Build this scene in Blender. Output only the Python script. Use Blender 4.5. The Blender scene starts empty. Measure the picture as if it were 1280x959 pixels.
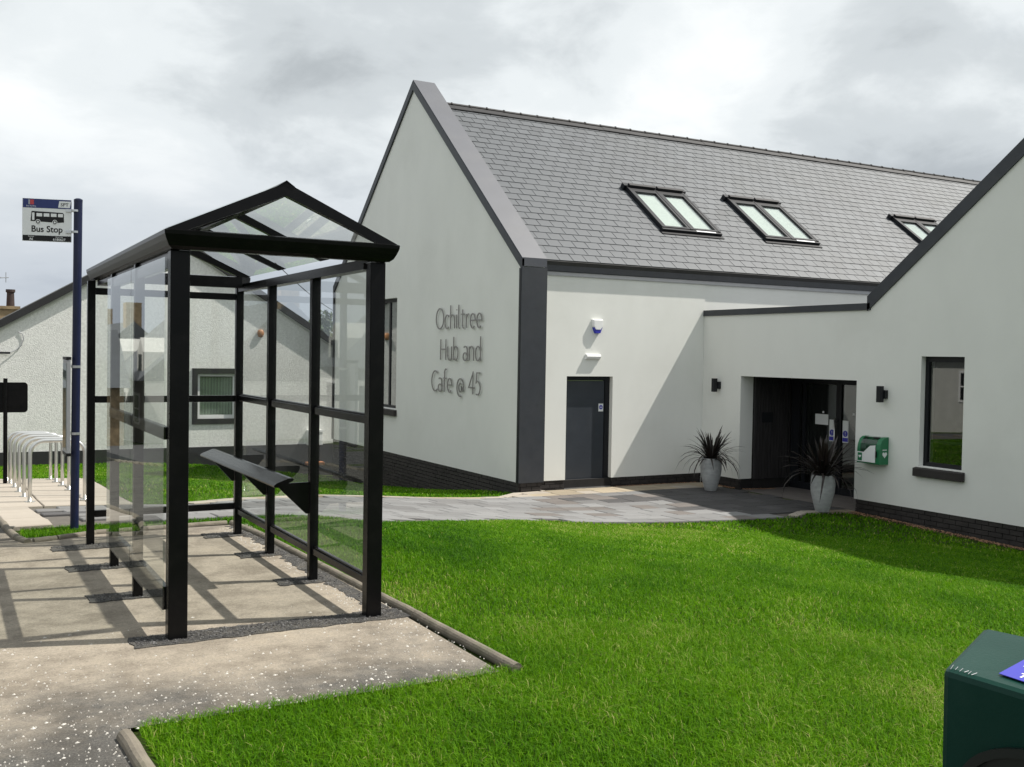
import bpy, bmesh, math, random
import numpy as np
from mathutils import Vector, Matrix, Euler
random.seed(7); rng = np.random.default_rng(7)
S = bpy.context.scene
COL = S.collection
rad = math.radians

# ---------------------------------------------------------------- camera
cam_d = bpy.data.cameras.new('camera'); cam = bpy.data.objects.new('camera', cam_d); COL.objects.link(cam)
cam_d.sensor_width = 36.0; cam_d.lens = 36.0*1284.74/1280.0; cam_d.clip_start = 0.05; cam_d.clip_end = 3000
YAW, PIT, ROL = 0.5069342, -0.02798206, 0.01652002
fw = np.array([math.sin(YAW)*math.cos(PIT), math.cos(YAW)*math.cos(PIT), math.sin(PIT)])
r0 = np.array([math.cos(YAW), -math.sin(YAW), 0.0]); u0 = np.cross(r0, fw)
rv = math.cos(ROL)*r0+math.sin(ROL)*u0; uv = -math.sin(ROL)*r0+math.cos(ROL)*u0
cam.matrix_world = Matrix(((rv[0],uv[0],-fw[0],0),(rv[1],uv[1],-fw[1],0),(rv[2],uv[2],-fw[2],1.6),(0,0,0,1)))
S.camera = cam

# ---------------------------------------------------------------- sun, sky, exposure
SUNDIR = Vector((-1.0, 0.30, -1.55)).normalized()       # the way the light travels
sun_d = bpy.data.lights.new('sun', 'SUN'); sun_d.energy = 5.0; sun_d.angle = rad(0.55); sun_d.color = (1.0, 0.95, 0.87)
sun = bpy.data.objects.new('sun', sun_d); COL.objects.link(sun)
sun.rotation_euler = SUNDIR.to_track_quat('-Z', 'Y').to_euler(); sun.location = (30, -8, 40)
W = bpy.data.worlds.new('World'); S.world = W; W.use_nodes = True
nt = W.node_tree; N = nt.nodes; L = nt.links; N.clear()
def wn(t, **k):
    n = N.new(t)
    for a, b in k.items(): setattr(n, a, b)
    return n
def wmath(op, a, b=None):
    n = wn('ShaderNodeMath', operation=op)
    for i, v in enumerate((a, b)):
        if v is None: continue
        if isinstance(v, (int, float)): n.inputs[i].default_value = v
        else: L.new(v, n.inputs[i])
    return n.outputs[0]
sky = wn('ShaderNodeTexSky', sky_type='NISHITA', sun_disc=False)
toS = -SUNDIR
sky.sun_elevation = math.asin(toS.z); sky.sun_rotation = math.atan2(toS.x, toS.y)
tc = wn('ShaderNodeTexCoord'); sep = wn('ShaderNodeSeparateXYZ'); L.new(tc.outputs['Generated'], sep.inputs[0])
den = wmath('ADD', wmath('MAXIMUM', sep.outputs['Z'], 0.0), 0.34)
com = wn('ShaderNodeCombineXYZ')
L.new(wmath('DIVIDE', sep.outputs['X'], den), com.inputs[0]); L.new(wmath('DIVIDE', sep.outputs['Y'], den), com.inputs[1])
def wnoise(scale, detail, rough, off, dist=0.0):
    mp = wn('ShaderNodeMapping'); mp.inputs['Location'].default_value = off; L.new(com.outputs[0], mp.inputs[0])
    n = wn('ShaderNodeTexNoise'); n.inputs['Scale'].default_value = scale; n.inputs['Detail'].default_value = detail
    n.inputs['Roughness'].default_value = rough; n.inputs['Distortion'].default_value = dist; L.new(mp.outputs[0], n.inputs['Vector'])
    return n.outputs['Fac']
def wramp(fac, stops):
    n = wn('ShaderNodeValToRGB'); L.new(fac, n.inputs[0]); n.color_ramp.interpolation = 'EASE'
    el = n.color_ramp.elements
    while len(el) < len(stops): el.new(0.5)
    for e, (p, c) in zip(el, stops): e.position = p; e.color = (*c, 1)
    return n.outputs[0]
big = wnoise(1.15, 2.5, 0.45, (3.1, 1.7, 0.0), 0.15)
fine = wnoise(3.3, 7.0, 0.58, (0.4, 7.3, 0.0), 0.25)
mixf = wmath('ADD', wmath('MULTIPLY', big, 0.66), wmath('MULTIPLY', fine, 0.34))
cloud = wramp(mixf, [(0.36, (3.6, 3.9, 4.1)), (0.44, (4.9, 5.25, 5.45)), (0.51, (6.3, 6.65, 6.8)), (0.60, (7.5, 7.75, 7.8))])
low = wramp(sep.outputs['Z'], [(0.0, (1, 1, 1)), (0.24, (0, 0, 0))])
mx1 = wn('ShaderNodeMixRGB'); L.new(wmath('MULTIPLY', low, 0.75), mx1.inputs[0]); L.new(cloud, mx1.inputs[1]); mx1.inputs[2].default_value = (3.3, 3.7, 4.35, 1)
thin = wramp(wnoise(0.9, 4, 0.5, (9.2, 3.3, 0.0)), [(0.62, (1, 1, 1)), (0.78, (0.75, 0.75, 0.75))])   # the cover thins here and there
mx2 = wn('ShaderNodeMixRGB'); L.new(thin, mx2.inputs[0]); L.new(sky.outputs[0], mx2.inputs[1]); L.new(mx1.outputs[0], mx2.inputs[2])
bg = wn('ShaderNodeBackground'); bg.inputs['Strength'].default_value = 0.10; L.new(mx2.outputs[0], bg.inputs['Color'])
wo = wn('ShaderNodeOutputWorld'); L.new(bg.outputs[0], wo.inputs['Surface'])
S.view_settings.view_transform = 'Standard'; S.view_settings.look = 'None'
S.view_settings.exposure = 0.44; S.view_settings.gamma = 1.0

# ---------------------------------------------------------------- materials
MATS = {}
class NT:
    def __init__(s, m): s.t = m.node_tree; s.N = s.t.nodes; s.L = s.t.links
    def n(s, t, **k):
        x = s.N.new(t)
        for a, b in k.items(): setattr(x, a, b)
        return x
    def noise(s, scale, detail=5, rough=0.55, coord='Object', stretch=None):
        c = s.n('ShaderNodeTexCoord'); o = c.outputs[coord]
        if coord == 'World': pass
        if stretch:
            mp = s.n('ShaderNodeMapping'); mp.inputs['Scale'].default_value = stretch; s.L.new(o, mp.inputs[0]); o = mp.outputs[0]
        x = s.n('ShaderNodeTexNoise'); x.inputs['Scale'].default_value = scale; x.inputs['Detail'].default_value = detail; x.inputs['Roughness'].default_value = rough
        s.L.new(o, x.inputs['Vector']); return x.outputs['Fac']
    def ramp(s, f, stops):
        x = s.n('ShaderNodeValToRGB'); s.L.new(f, x.inputs[0]); el = x.color_ramp.elements
        while len(el) < len(stops): el.new(0.5)
        for e, (p, c) in zip(el, stops): e.position = p; e.color = (*c, 1)
        return x.outputs[0]
    def mix(s, f, a, b, blend='MIX'):
        x = s.n('ShaderNodeMixRGB', blend_type=blend)
        for i, v in enumerate((f, a, b)):
            if hasattr(v, 'links'): s.L.new(v, x.inputs[i])
            elif isinstance(v, (int, float)): x.inputs[i].default_value = v if i == 0 else (v, v, v, 1)
            else: x.inputs[i].default_value = (*v, 1)
        return x.outputs[0]
    def bump(s, h, strength, dist=0.01):
        b = s.n('ShaderNodeBump'); b.inputs['Strength'].default_value = strength; b.inputs['Distance'].default_value = dist
        s.L.new(h, b.inputs['Height']); return b.outputs[0]
def newmat(name):
    m = bpy.data.materials.new(name); m.use_nodes = True; MATS[name] = m
    t = NT(m); p = t.N['Principled BSDF']; return m, t, p
def mat(name, col, rough=0.6, var=0.12, scale=3.0, bump=0.0, bscale=60.0, metal=0.0, spec=0.5, dirt=None, dscale=1.2, damt=0.3, perobj=0.0, bdist=0.01, stretch=None, island=0.0):
    m, t, p = newmat(name)
    c0 = tuple(max(0, v*(1-var)) for v in col); c1 = tuple(min(1, v*(1+var)) for v in col)
    c = t.ramp(t.noise(scale, stretch=stretch), [(0.3, c0), (0.7, c1)])
    if dirt:
        f = t.ramp(t.noise(dscale, 8, 0.65), [(0.48, (0, 0, 0)), (0.75, (damt,)*3)])
        c = t.mix(f, c, dirt)
    if perobj:
        oi = t.n('ShaderNodeObjectInfo')
        g = t.ramp(oi.outputs['Random'], [(0, (1-perobj,)*3), (1, (1+perobj,)*3)])
        c = t.mix(1.0, c, g, 'MULTIPLY')
    if island:
        gi = t.n('ShaderNodeNewGeometry')
        c = t.mix(1.0, c, t.ramp(gi.outputs['Random Per Island'], [(0, (1-island,)*3), (1, (1+island,)*3)]), 'MULTIPLY')
    t.L.new(c, p.inputs['Base Color']); p.inputs['Roughness'].default_value = rough; p.inputs['Metallic'].default_value = metal
    p.inputs['Specular IOR Level'].default_value = spec
    if bump: t.L.new(t.bump(t.noise(bscale, 4, 0.6), bump, bdist), p.inputs['Normal'])
    return m
mat('render_white', (0.75, 0.755, 0.725), 0.85, 0.03, 1.1, 0.16, 90, dirt=(0.56, 0.56, 0.52), dscale=0.55, damt=0.28, spec=0.2, stretch=(1, 1, 0.6))
mat('anthracite', (0.040, 0.044, 0.052), 0.45, 0.10, 6.0, dirt=(0.07, 0.07, 0.07), dscale=2.5, damt=0.25, spec=0.35)
mat('coping_sheen', (0.064, 0.069, 0.084), 0.5, 0.06, 2.0, dirt=(0.12, 0.12, 0.12), dscale=1.5, damt=0.25)  # same anthracite, base colour lifted for the sky sheen on the sloping lids
mat('dark_frame', (0.012, 0.013, 0.016), 0.4, 0.1, 5, spec=0.25)
mat('brick_black', (0.026, 0.022, 0.021), 0.75, 0.35, 4, 0.25, 70)
mat('mortar_black', (0.012, 0.011, 0.011), 0.9, 0.2, 8)
mat('slate', (0.080, 0.087, 0.096), 0.5, 0.10, 2.2, 0.12, 40, dirt=(0.066, 0.07, 0.068), dscale=0.6, damt=0.35, spec=0.4, island=0.13)
mat('roof_felt', (0.05, 0.05, 0.05), 0.9, 0.1, 5)
mat('ridge_dark', (0.011, 0.011, 0.013), 0.6, 0.15, 5, 0.1, 40, spec=0.3)
mat('black_paint', (0.0045, 0.0045, 0.005), 0.24, 0.15, 6, dirt=(0.03, 0.028, 0.025), dscale=9, damt=0.12, spec=0.14)
mat('navy_paint', (0.008, 0.012, 0.042), 0.35, 0.1, 6, dirt=(0.03, 0.03, 0.05), dscale=5, damt=0.2, spec=0.35)
mat('galv', (0.55, 0.56, 0.57), 0.32, 0.08, 12, metal=0.85)
mat('steel_brushed', (0.62, 0.62, 0.60), 0.3, 0.06, 14, metal=0.9)
mat('grey_metal', (0.33, 0.34, 0.36), 0.4, 0.06, 6, metal=0.3)
mat('door_paint', (0.034, 0.040, 0.050), 0.38, 0.06, 4, dirt=(0.085, 0.09, 0.095), dscale=1.6, damt=0.2)
mat('white_plastic', (0.78, 0.78, 0.78), 0.4, 0.03, 4)
mat('sign_white', (0.74, 0.76, 0.76), 0.4, 0.03, 4)
mat('sign_blue', (0.010, 0.022, 0.13), 0.4, 0.05, 4)
mat('sign_black', (0.006, 0.006, 0.007), 0.45, 0.1, 4, spec=0.3)
mat('print_black', (0.008, 0.008, 0.009), 0.5, 0.05, 4, spec=0.3)
mat('print_red', (0.45, 0.05, 0.06), 0.5, 0.05, 4)
mat('sticker_blue', (0.04, 0.04, 0.36), 0.4, 0.05, 4)
mat('alarm_blue', (0.03, 0.035, 0.38), 0.3, 0.05, 4)
mat('letter_steel', (0.27, 0.26, 0.255), 0.45, 0.1, 8, metal=0.5)
mat('timber_dark', (0.030, 0.028, 0.029), 0.6, 0.35, 3, 0.15, 30, stretch=(8, 8, 0.6))
mat('interior', (0.09, 0.088, 0.083), 0.9, 0.2, 1)
mat('planter', (0.33, 0.34, 0.345), 0.8, 0.14, 5, 0.3, 28, dirt=(0.62, 0.63, 0.63), dscale=5, damt=0.6, stretch=(1, 1, 4))
mat('soil', (0.03, 0.022, 0.016), 0.95, 0.3, 20, 0.5, 50)
mat('aed_green', (0.010, 0.15, 0.06), 0.3, 0.06, 5)
mat('bin_green', (0.004, 0.032, 0.023), 0.34, 0.10, 4, 0.06, 160, dirt=(0.03, 0.06, 0.05), dscale=4, damt=0.25, spec=0.16)
mat('bin_dark', (0.003, 0.007, 0.006), 0.4, 0.1, 5)
mat('cottage_harl', (0.76, 0.76, 0.735), 0.95, 0.13, 16, 0.7, 36, dirt=(0.45, 0.44, 0.41), dscale=1.1, damt=0.28, spec=0.1, bdist=0.02)
mat('cottage_black', (0.016, 0.016, 0.018), 0.6, 0.2, 4, 0.2, 25)
mat('cottage_render', (0.52, 0.52, 0.49), 0.9, 0.08, 3, 0.3, 30)
mat('blind_cream', (0.50, 0.52, 0.46), 0.8, 0.05, 4)
mat('stone_buff', (0.26, 0.19, 0.11), 0.9, 0.3, 5, 0.6, 14)
mat('terracotta', (0.34, 0.13, 0.05), 0.8, 0.2, 8)
mat('pot_dark', (0.035, 0.02, 0.018), 0.7, 0.2, 8)
m, t, p = newmat('tar')
c = t.ramp(t.noise(150, 3, 0.8), [(0.35, (0.018, 0.018, 0.018)), (0.55, (0.065, 0.063, 0.060)), (0.72, (0.24, 0.235, 0.225))])
c = t.mix(t.ramp(t.noise(7, 6, 0.7), [(0.45, (0, 0, 0)), (0.8, (0.65,)*3)]), c, (0.17, 0.15, 0.12))
t.L.new(c, p.inputs['Base Color']); p.inputs['Roughness'].default_value = 0.9; p.inputs['Specular IOR Level'].default_value = 0.3
t.L.new(t.bump(t.noise(170, 3, 0.7), 1.0, 0.008), p.inputs['Normal'])
mat('kerb_stone', (0.155, 0.135, 0.105), 0.9, 0.25, 9, 0.5, 45, dirt=(0.10, 0.11, 0.06), dscale=4, damt=0.6)
mat('slab_pale', (0.32, 0.285, 0.24), 0.9, 0.10, 4, 0.25, 60, perobj=0.07, dirt=(0.2, 0.17, 0.14), dscale=2, damt=0.4)
mat('slab_buff', (0.28, 0.235, 0.17), 0.9, 0.14, 4, 0.25, 60, perobj=0.16, dirt=(0.2, 0.16, 0.11), dscale=2, damt=0.4)
mat('slab_light', (0.168, 0.168, 0.168), 0.85, 0.10, 4, 0.25, 60, perobj=0.16, dirt=(0.15, 0.145, 0.14), dscale=2, damt=0.4)
mat('slab_mid', (0.135, 0.133, 0.132), 0.85, 0.12, 4, 0.25, 60, perobj=0.15)
mat('slab_brown', (0.115, 0.102, 0.094), 0.85, 0.12, 4, 0.25, 60, perobj=0.15)
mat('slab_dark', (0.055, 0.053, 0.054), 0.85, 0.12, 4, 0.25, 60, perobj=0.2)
mat('bedding', (0.09, 0.08, 0.068), 0.95, 0.2, 10)
mat('gravel_red', (0.30, 0.17, 0.10), 0.9, 0.35, 25)
mat('chip_white', (0.47, 0.45, 0.41), 0.8, 0.2, 30)
mat('bark', (0.07, 0.055, 0.04), 0.95, 0.2, 6, 0.6, 25)
mat('leaf_tree', (0.040, 0.066, 0.014), 0.6, 0.35, 1.5)
mat('phormium', (0.015, 0.010, 0.008), 0.45, 0.4, 6, perobj=0.4)
mat('road_tar', (0.06, 0.06, 0.062), 0.9, 0.2, 2, 0.4, 120)
mat('car_dark', (0.015, 0.016, 0.02), 0.2, 0.05, 3)
mat('car_silver', (0.42, 0.43, 0.45), 0.25, 0.03, 3, metal=0.5)
mat('rubber', (0.015, 0.015, 0.015), 0.8, 0.1, 3)
mat('hill_green', (0.055, 0.075, 0.045), 1.0, 0.3, 0.02)
mat('orange_plastic', (0.36, 0.17, 0.07), 0.5, 0.1, 5)
mat('fence_navy', (0.022, 0.028, 0.045), 0.6, 0.25, 5)

def glass(name, tint, dirt=0.02, boost=1.0, dcol=(0.6, 0.62, 0.6)):
    m, t, p = newmat(name); t.N.remove(p)
    out = t.N['Material Output']
    tr = t.n('ShaderNodeBsdfTransparent'); tr.inputs[0].default_value = (*tint, 1)
    gl = t.n('ShaderNodeBsdfGlossy'); gl.inputs['Roughness'].default_value = 0.012; gl.inputs['Color'].default_value = (0.95, 0.97, 0.97, 1)
    fr = t.n('ShaderNodeFresnel'); fr.inputs['IOR'].default_value = 1.52
    ge = t.n('ShaderNodeNewGeometry'); bf = t.n('ShaderNodeMath', operation='SUBTRACT'); bf.inputs[0].default_value = 1.0; t.L.new(ge.outputs['Backfacing'], bf.inputs[1])
    k0 = t.n('ShaderNodeMath', operation='MULTIPLY'); t.L.new(fr.outputs[0], k0.inputs[0]); t.L.new(bf.outputs[0], k0.inputs[1])
    k = t.n('ShaderNodeMath', operation='MULTIPLY', use_clamp=True); k.inputs[1].default_value = boost; t.L.new(k0.outputs[0], k.inputs[0])
    mx = t.n('ShaderNodeMixShader'); t.L.new(k.outputs[0], mx.inputs[0]); t.L.new(tr.outputs[0], mx.inputs[1]); t.L.new(gl.outputs[0], mx.inputs[2])
    df = t.n('ShaderNodeBsdfDiffuse'); df.inputs[0].default_value = (*dcol, 1)
    tl = t.n('ShaderNodeBsdfTranslucent'); tl.inputs[0].default_value = (*dcol, 1)
    dm = t.n('ShaderNodeMixShader'); dm.inputs[0].default_value = 0.5; t.L.new(df.outputs[0], dm.inputs[1]); t.L.new(tl.outputs[0], dm.inputs[2])
    f = t.ramp(t.noise(7, 7, 0.7), [(0.35, (dirt*0.3,)*3), (0.8, (dirt*2,)*3)])
    m2 = t.n('ShaderNodeMixShader'); t.L.new(f, m2.inputs[0]); t.L.new(mx.outputs[0], m2.inputs[1]); t.L.new(dm.outputs[0], m2.inputs[2])
    t.L.new(m2.outputs[0], out.inputs[0]); return m
glass('pane_clear', (0.945, 0.958, 0.952), 0.004, 1.05)
glass('pane_roof', (0.94, 0.95, 0.94), 0.05, 1.2)
glass('pane_building', (0.55, 0.60, 0.57), 0.008, 2.9)
glass('pane_skylight', (0.93, 0.96, 0.96), 0.03, 2.2)
glass('case_clear', (0.8, 0.85, 0.82), 0.03, 1.2)

# pavement: pale dust lying on dark asphalt, dark where feet and rain have cleared it
m, t, p = newmat('pavement')
cg = t.n('ShaderNodeTexCoord'); sx = t.n('ShaderNodeSeparateXYZ'); t.L.new(cg.outputs['Object'], sx.inputs[0])
def tm(op, a, b=None, clamp=False):
    n = t.n('ShaderNodeMath', operation=op, use_clamp=clamp)
    for i, v in enumerate((a, b)):
        if v is None: continue
        if isinstance(v, (int, float)): n.inputs[i].default_value = v
        else: t.L.new(v, n.inputs[i])
    return n.outputs[0]
n1 = t.noise(1.15, 7, 0.62); n2 = t.noise(9, 6, 0.7)
wear = tm('ADD', tm('MULTIPLY', tm('SUBTRACT', n1, 0.5), 2.6), tm('MULTIPLY', tm('SUBTRACT', n2, 0.5), 1.0))
front = tm('MULTIPLY', tm('SUBTRACT', 5.25, sx.outputs['Y']), 0.95)                     # trodden bare towards the open front
back = tm('MULTIPLY', tm('SUBTRACT', sx.outputs['Y'], 9.0), 0.9)
reg = tm('MAXIMUM', tm('MAXIMUM', front, back), -0.55)
dark = tm('ADD', tm('ADD', wear, reg), 0.12, True)
fine_c = t.ramp(t.noise(55, 10, 0.95), [(0.36, (0.14, 0.121, 0.096)), (0.5, (0.305, 0.266, 0.213)), (0.64, (0.42, 0.372, 0.305))])
tar_c = t.ramp(t.noise(110, 4, 0.8), [(0.3, (0.045, 0.043, 0.040)), (0.55, (0.11, 0.105, 0.096)), (0.72, (0.24, 0.23, 0.21))])
stain = t.ramp(t.noise(3.3, 9, 0.72), [(0.40, (0.70, 0.69, 0.68)), (0.55, (1, 1, 1)), (0.70, (1.14, 1.12, 1.08))])
t.L.new(t.mix(1.0, t.mix(dark, fine_c, tar_c), stain, 'MULTIPLY'), p.inputs['Base Color']); p.inputs['Roughness'].default_value = 0.92; p.inputs['Specular IOR Level'].default_value = 0.25
t.L.new(t.bump(t.noise(95, 6, 0.8), 0.9, 0.008), p.inputs['Normal'])

# lawn soil and blades
m, t, p = newmat('turf')
c = t.ramp(t.noise(1.0, 6), [(0.3, (0.032, 0.065, 0.010)), (0.7, (0.050, 0.085, 0.014))])
t.L.new(t.mix(t.ramp(t.noise(45, 5, 0.7), [(0.4, (0, 0, 0)), (0.75, (0.6,)*3)]), c, (0.045, 0.035, 0.015)), p.inputs['Base Color'])
p.inputs['Roughness'].default_value = 0.95; p.inputs['Specular IOR Level'].default_value = 0.1
t.L.new(t.bump(t.noise(60, 5, 0.8), 0.8, 0.03), p.inputs['Normal'])
m, t, p = newmat('grass_blade'); out = t.N['Material Output']
at = t.n('ShaderNodeAttribute', attribute_name='tone')
c = t.ramp(at.outputs['Fac'], [(0.0, (0.022, 0.080, 0.002)), (0.40, (0.066, 0.178, 0.003)), (0.80, (0.132, 0.272, 0.005)), (1.0, (0.36, 0.35, 0.13))])
t.L.new(c, p.inputs['Base Color']); p.inputs['Roughness'].default_value = 0.6; p.inputs['Specular IOR Level'].default_value = 0.08
tl = t.n('ShaderNodeBsdfTranslucent'); t.L.new(t.mix(1.0, c, (1.1, 1.25, 0.7), 'MULTIPLY'), tl.inputs[0])
ms = t.n('ShaderNodeMixShader'); ms.inputs[0].default_value = 0.38; t.L.new(p.outputs[0], ms.inputs[1]); t.L.new(tl.outputs[0], ms.inputs[2]); t.L.new(ms.outputs[0], out.inputs[0])

# ---------------------------------------------------------------- helpers
WPOS = {}
def wpos(o): return WPOS.get(o.name, Vector((0, 0, 0))) if o else Vector((0, 0, 0))
def tag(o, label=None, cat=None, group=None, kind=None):
    if label: o['label'] = label
    if cat: o['category'] = cat
    if group: o['group'] = group
    if kind: o['kind'] = kind
    return o
def thing(name, label, cat, loc=(0, 0, 0), rz=0.0, group=None):
    o = bpy.data.objects.new(name, None); COL.objects.link(o); o.location = loc; o.rotation_euler = (0, 0, rz)
    o.empty_display_size = 0.2
    WPOS[o.name] = Vector(loc) if not rz else None
    return tag(o, label, cat, group)
class MB:
    def __init__(s): s.v = []; s.f = []
    def add(s, vs, fs):
        b = len(s.v); s.v += [tuple(map(float, v)) for v in vs]; s.f += [tuple(b+i for i in f) for f in fs]; return s
    def box(s, x0, x1, y0, y1, z0, z1):
        return s.add([(x0,y0,z0),(x1,y0,z0),(x1,y1,z0),(x0,y1,z0),(x0,y0,z1),(x1,y0,z1),(x1,y1,z1),(x0,y1,z1)],
                     [(3,2,1,0),(4,5,6,7),(0,1,5,4),(1,2,6,5),(2,3,7,6),(3,0,4,7)])
    def hexa(s, b, tp):
        return s.add(list(b)+list(tp), [(3,2,1,0),(4,5,6,7),(0,1,5,4),(1,2,6,5),(2,3,7,6),(3,0,4,7)])
    def prism(s, pts, ax, a0, a1):
        """polygon in the two other axes, extruded along ax"""
        def P(p, a): return {'x': (a, p[0], p[1]), 'y': (p[0], a, p[1]), 'z': (p[0], p[1], a)}[ax]
        n = len(pts); vs = [P(p, a0) for p in pts]+[P(p, a1) for p in pts]
        return s.add(vs, [tuple(range(n))[::-1], tuple(range(n, 2*n))]+[(i, (i+1) % n, n+(i+1) % n, n+i) for i in range(n)])
    def tube(s, path, r, n=8, cap=True):
        path = [Vector(q) for q in path]; rs = r if isinstance(r, (list, tuple)) else [r]*len(path); rings = []
        up = None
        for i, q in enumerate(path):
            d = (path[min(i+1, len(path)-1)]-path[max(i-1, 0)]).normalized()
            if up is None or abs(up.dot(d)) > 0.98: up = Vector((0, 0, 1)) if abs(d.z) < 0.9 else Vector((1, 0, 0))
            a = d.cross(up).normalized(); b = a.cross(d).normalized(); up = b
            rings.append([q+rs[i]*(a*math.cos(2*math.pi*k/n)+b*math.sin(2*math.pi*k/n)) for k in range(n)])
        vs = [v for R in rings for v in R]; fs = []
        for i in range(len(path)-1):
            for k in range(n): fs.append((i*n+k, i*n+(k+1) % n, (i+1)*n+(k+1) % n, (i+1)*n+k))
        if cap: fs += [tuple(range(n))[::-1], tuple(range((len(path)-1)*n, len(path)*n))]
        return s.add(vs, fs)
    def lathe(s, prof, cx, cy, n=24, z=0):
        vs = [(cx+r*math.cos(2*math.pi*k/n), cy+r*math.sin(2*math.pi*k/n), z+h) for r, h in prof for k in range(n)]
        fs = [(i*n+k, i*n+(k+1) % n, (i+1)*n+(k+1) % n, (i+1)*n+k) for i in range(len(prof)-1) for k in range(n)]
        return s.add(vs, fs)
    def build(s, name, m, parent=None, local=False, smooth=False, bevel=0.0, mesh_only=False, fixn=True):
        off = Vector((0, 0, 0)) if (local or not parent) else wpos(parent)
        me = bpy.data.meshes.new(name); vs = np.array(s.v, float)-np.array(off)
        me.from_pydata(vs.tolist(), [], s.f)
        if fixn:
            bm = bmesh.new(); bm.from_mesh(me); bmesh.ops.recalc_face_normals(bm, faces=bm.faces); bm.to_mesh(me); bm.free()
        me.materials.append(MATS[m])
        if smooth:
            me.polygons.foreach_set('use_smooth', [True]*len(me.polygons))
        if mesh_only: return me
        o = bpy.data.objects.new(name, me); COL.objects.link(o)
        if parent: o.parent = parent
        WPOS[o.name] = off if parent else Vector((0, 0, 0))
        if bevel:
            b = o.modifiers.new('bevel', 'BEVEL'); b.width = bevel; b.segments = 2; b.limit_method = 'ANGLE'; b.angle_limit = rad(40)
        if smooth:
            pass
        return o
def inst(name, me, parent, loc, rot=(0, 0, 0), scale=(1, 1, 1), local=False):
    o = bpy.data.objects.new(name, me); COL.objects.link(o); o.parent = parent
    o.location = Vector(loc)-(Vector((0, 0, 0)) if local else wpos(parent)); o.rotation_euler = rot; o.scale = scale
    WPOS[o.name] = Vector((0, 0, 0)); return o
def chamfer_mesh(name, m, sx, sy, sz, c):
    """a slab centred in x,y, top face at z=0, chamfered upper edge (22 triangles)"""
    b = MB(); x, y = sx/2, sy/2
    R = [[(-x,-y,-sz),(x,-y,-sz),(x,y,-sz),(-x,y,-sz)], [(-x,-y,-c),(x,-y,-c),(x,y,-c),(-x,y,-c)], [(-x+c,-y+c,0),(x-c,-y+c,0),(x-c,y-c,0),(-x+c,y-c,0)]]
    fs = [(0,3,2,1), (8,9,10,11)]
    for i in (0, 1):
        for k in range(4): fs.append((i*4+k, i*4+(k+1) % 4, (i+1)*4+(k+1) % 4, (i+1)*4+k))
    b.add([v for r in R for v in r], fs); return b.build(name, m, mesh_only=True)
def text_obj(name, body, size, m, parent, loc, rot, extrude=0.0008, align='CENTER', xs=1.0, local=True, bold=0.0):
    cu = bpy.data.curves.new(name, 'FONT'); cu.body = body; cu.size = size; cu.extrude = extrude; cu.align_x = align; cu.offset = bold; cu.resolution_u = 3
    tmp = bpy.data.objects.new('tmp_text', cu); COL.objects.link(tmp)
    dg = bpy.context.evaluated_depsgraph_get(); me = bpy.data.meshes.new_from_object(tmp.evaluated_get(dg)); me.name = name
    bpy.data.objects.remove(tmp); bpy.data.curves.remove(cu)
    me.materials.clear(); me.materials.append(MATS[m])
    o = bpy.data.objects.new(name, me); COL.objects.link(o); o.parent = parent
    o.location = Vector(loc)-(Vector((0, 0, 0)) if local else wpos(parent)); o.rotation_euler = rot; o.scale = (xs, 1, 1)
    WPOS[o.name] = Vector((0, 0, 0)); return o
def inpoly(px, py, poly):
    px = np.asarray(px); py = np.asarray(py); r = np.zeros(px.shape, bool); n = len(poly)
    for i in range(n):
        x0, y0 = poly[i]; x1, y1 = poly[(i+1) % n]
        c = ((y0 > py) != (y1 > py)) & (px < (x1-x0)*(py-y0)/((y1-y0)+1e-12)+x0); r ^= c
    return r
# ---------------------------------------------------------------- lie of the land (thin-plate fit through levels)
CP=np.array([(-6,-6,0),(0,0,0),(0,6,0),(-4,5,0),(2.5,5,0),(2.5,9.5,0),(0,9.5,0),(1.5,7,0),(-6,9.5,-.02),(2.5,-4,0.0),
(13.47,9.17,-1.04),(13.47,12.3,-.95),(13.47,15.1,-.92),(13.4,16.3,-.92),(11.5,16.3,-.91),(9.8,16.3,-.91),(9.15,16.15,-.91),(9.15,19,-1.2),(9.15,22.5,-1.53),(9.15,26.2,-1.78),
(5.6,27.5,-1.37),(1.5,27.5,-1.27),(-5,27.5,-1.27),(2,13.2,-.30),(-3,13.2,-.30),(1,16.7,-.44),(-3,16.8,-.44),(2.3,16.8,-.47),(4.2,10.4,-.24),(13.47,4,-1.1),(10.5,13.5,-.91),(12,13,-.92),(9.08,8.36,-.58),(8.3,6.8,-.42),(7.5,5.1,-.27),(5,2.,-.08),(6.5,8.5,-.38),(8,12.3,-.76),
(60,0,-1.6),(60,60,-2.5),(0,60,-3.0),(-60,60,-3.0),(-60,0,-.2),(-60,-60,0),(0,-60,0),(60,-60,-1.)],float)
def _phi(d2): return 0.5*d2*np.log(d2+1e-9)
_n=len(CP);_d2=((CP[:,None,:2]-CP[None,:,:2])**2).sum(-1)
_A=np.zeros((_n+3,_n+3));_A[:_n,:_n]=_phi(_d2)+np.eye(_n)*.02;_A[:_n,_n]=1;_A[:_n,_n+1:]=CP[:,:2];_A[_n:,:_n]=_A[:_n,_n:].T
_W=np.linalg.solve(_A,np.r_[CP[:,2],0,0,0])
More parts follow.
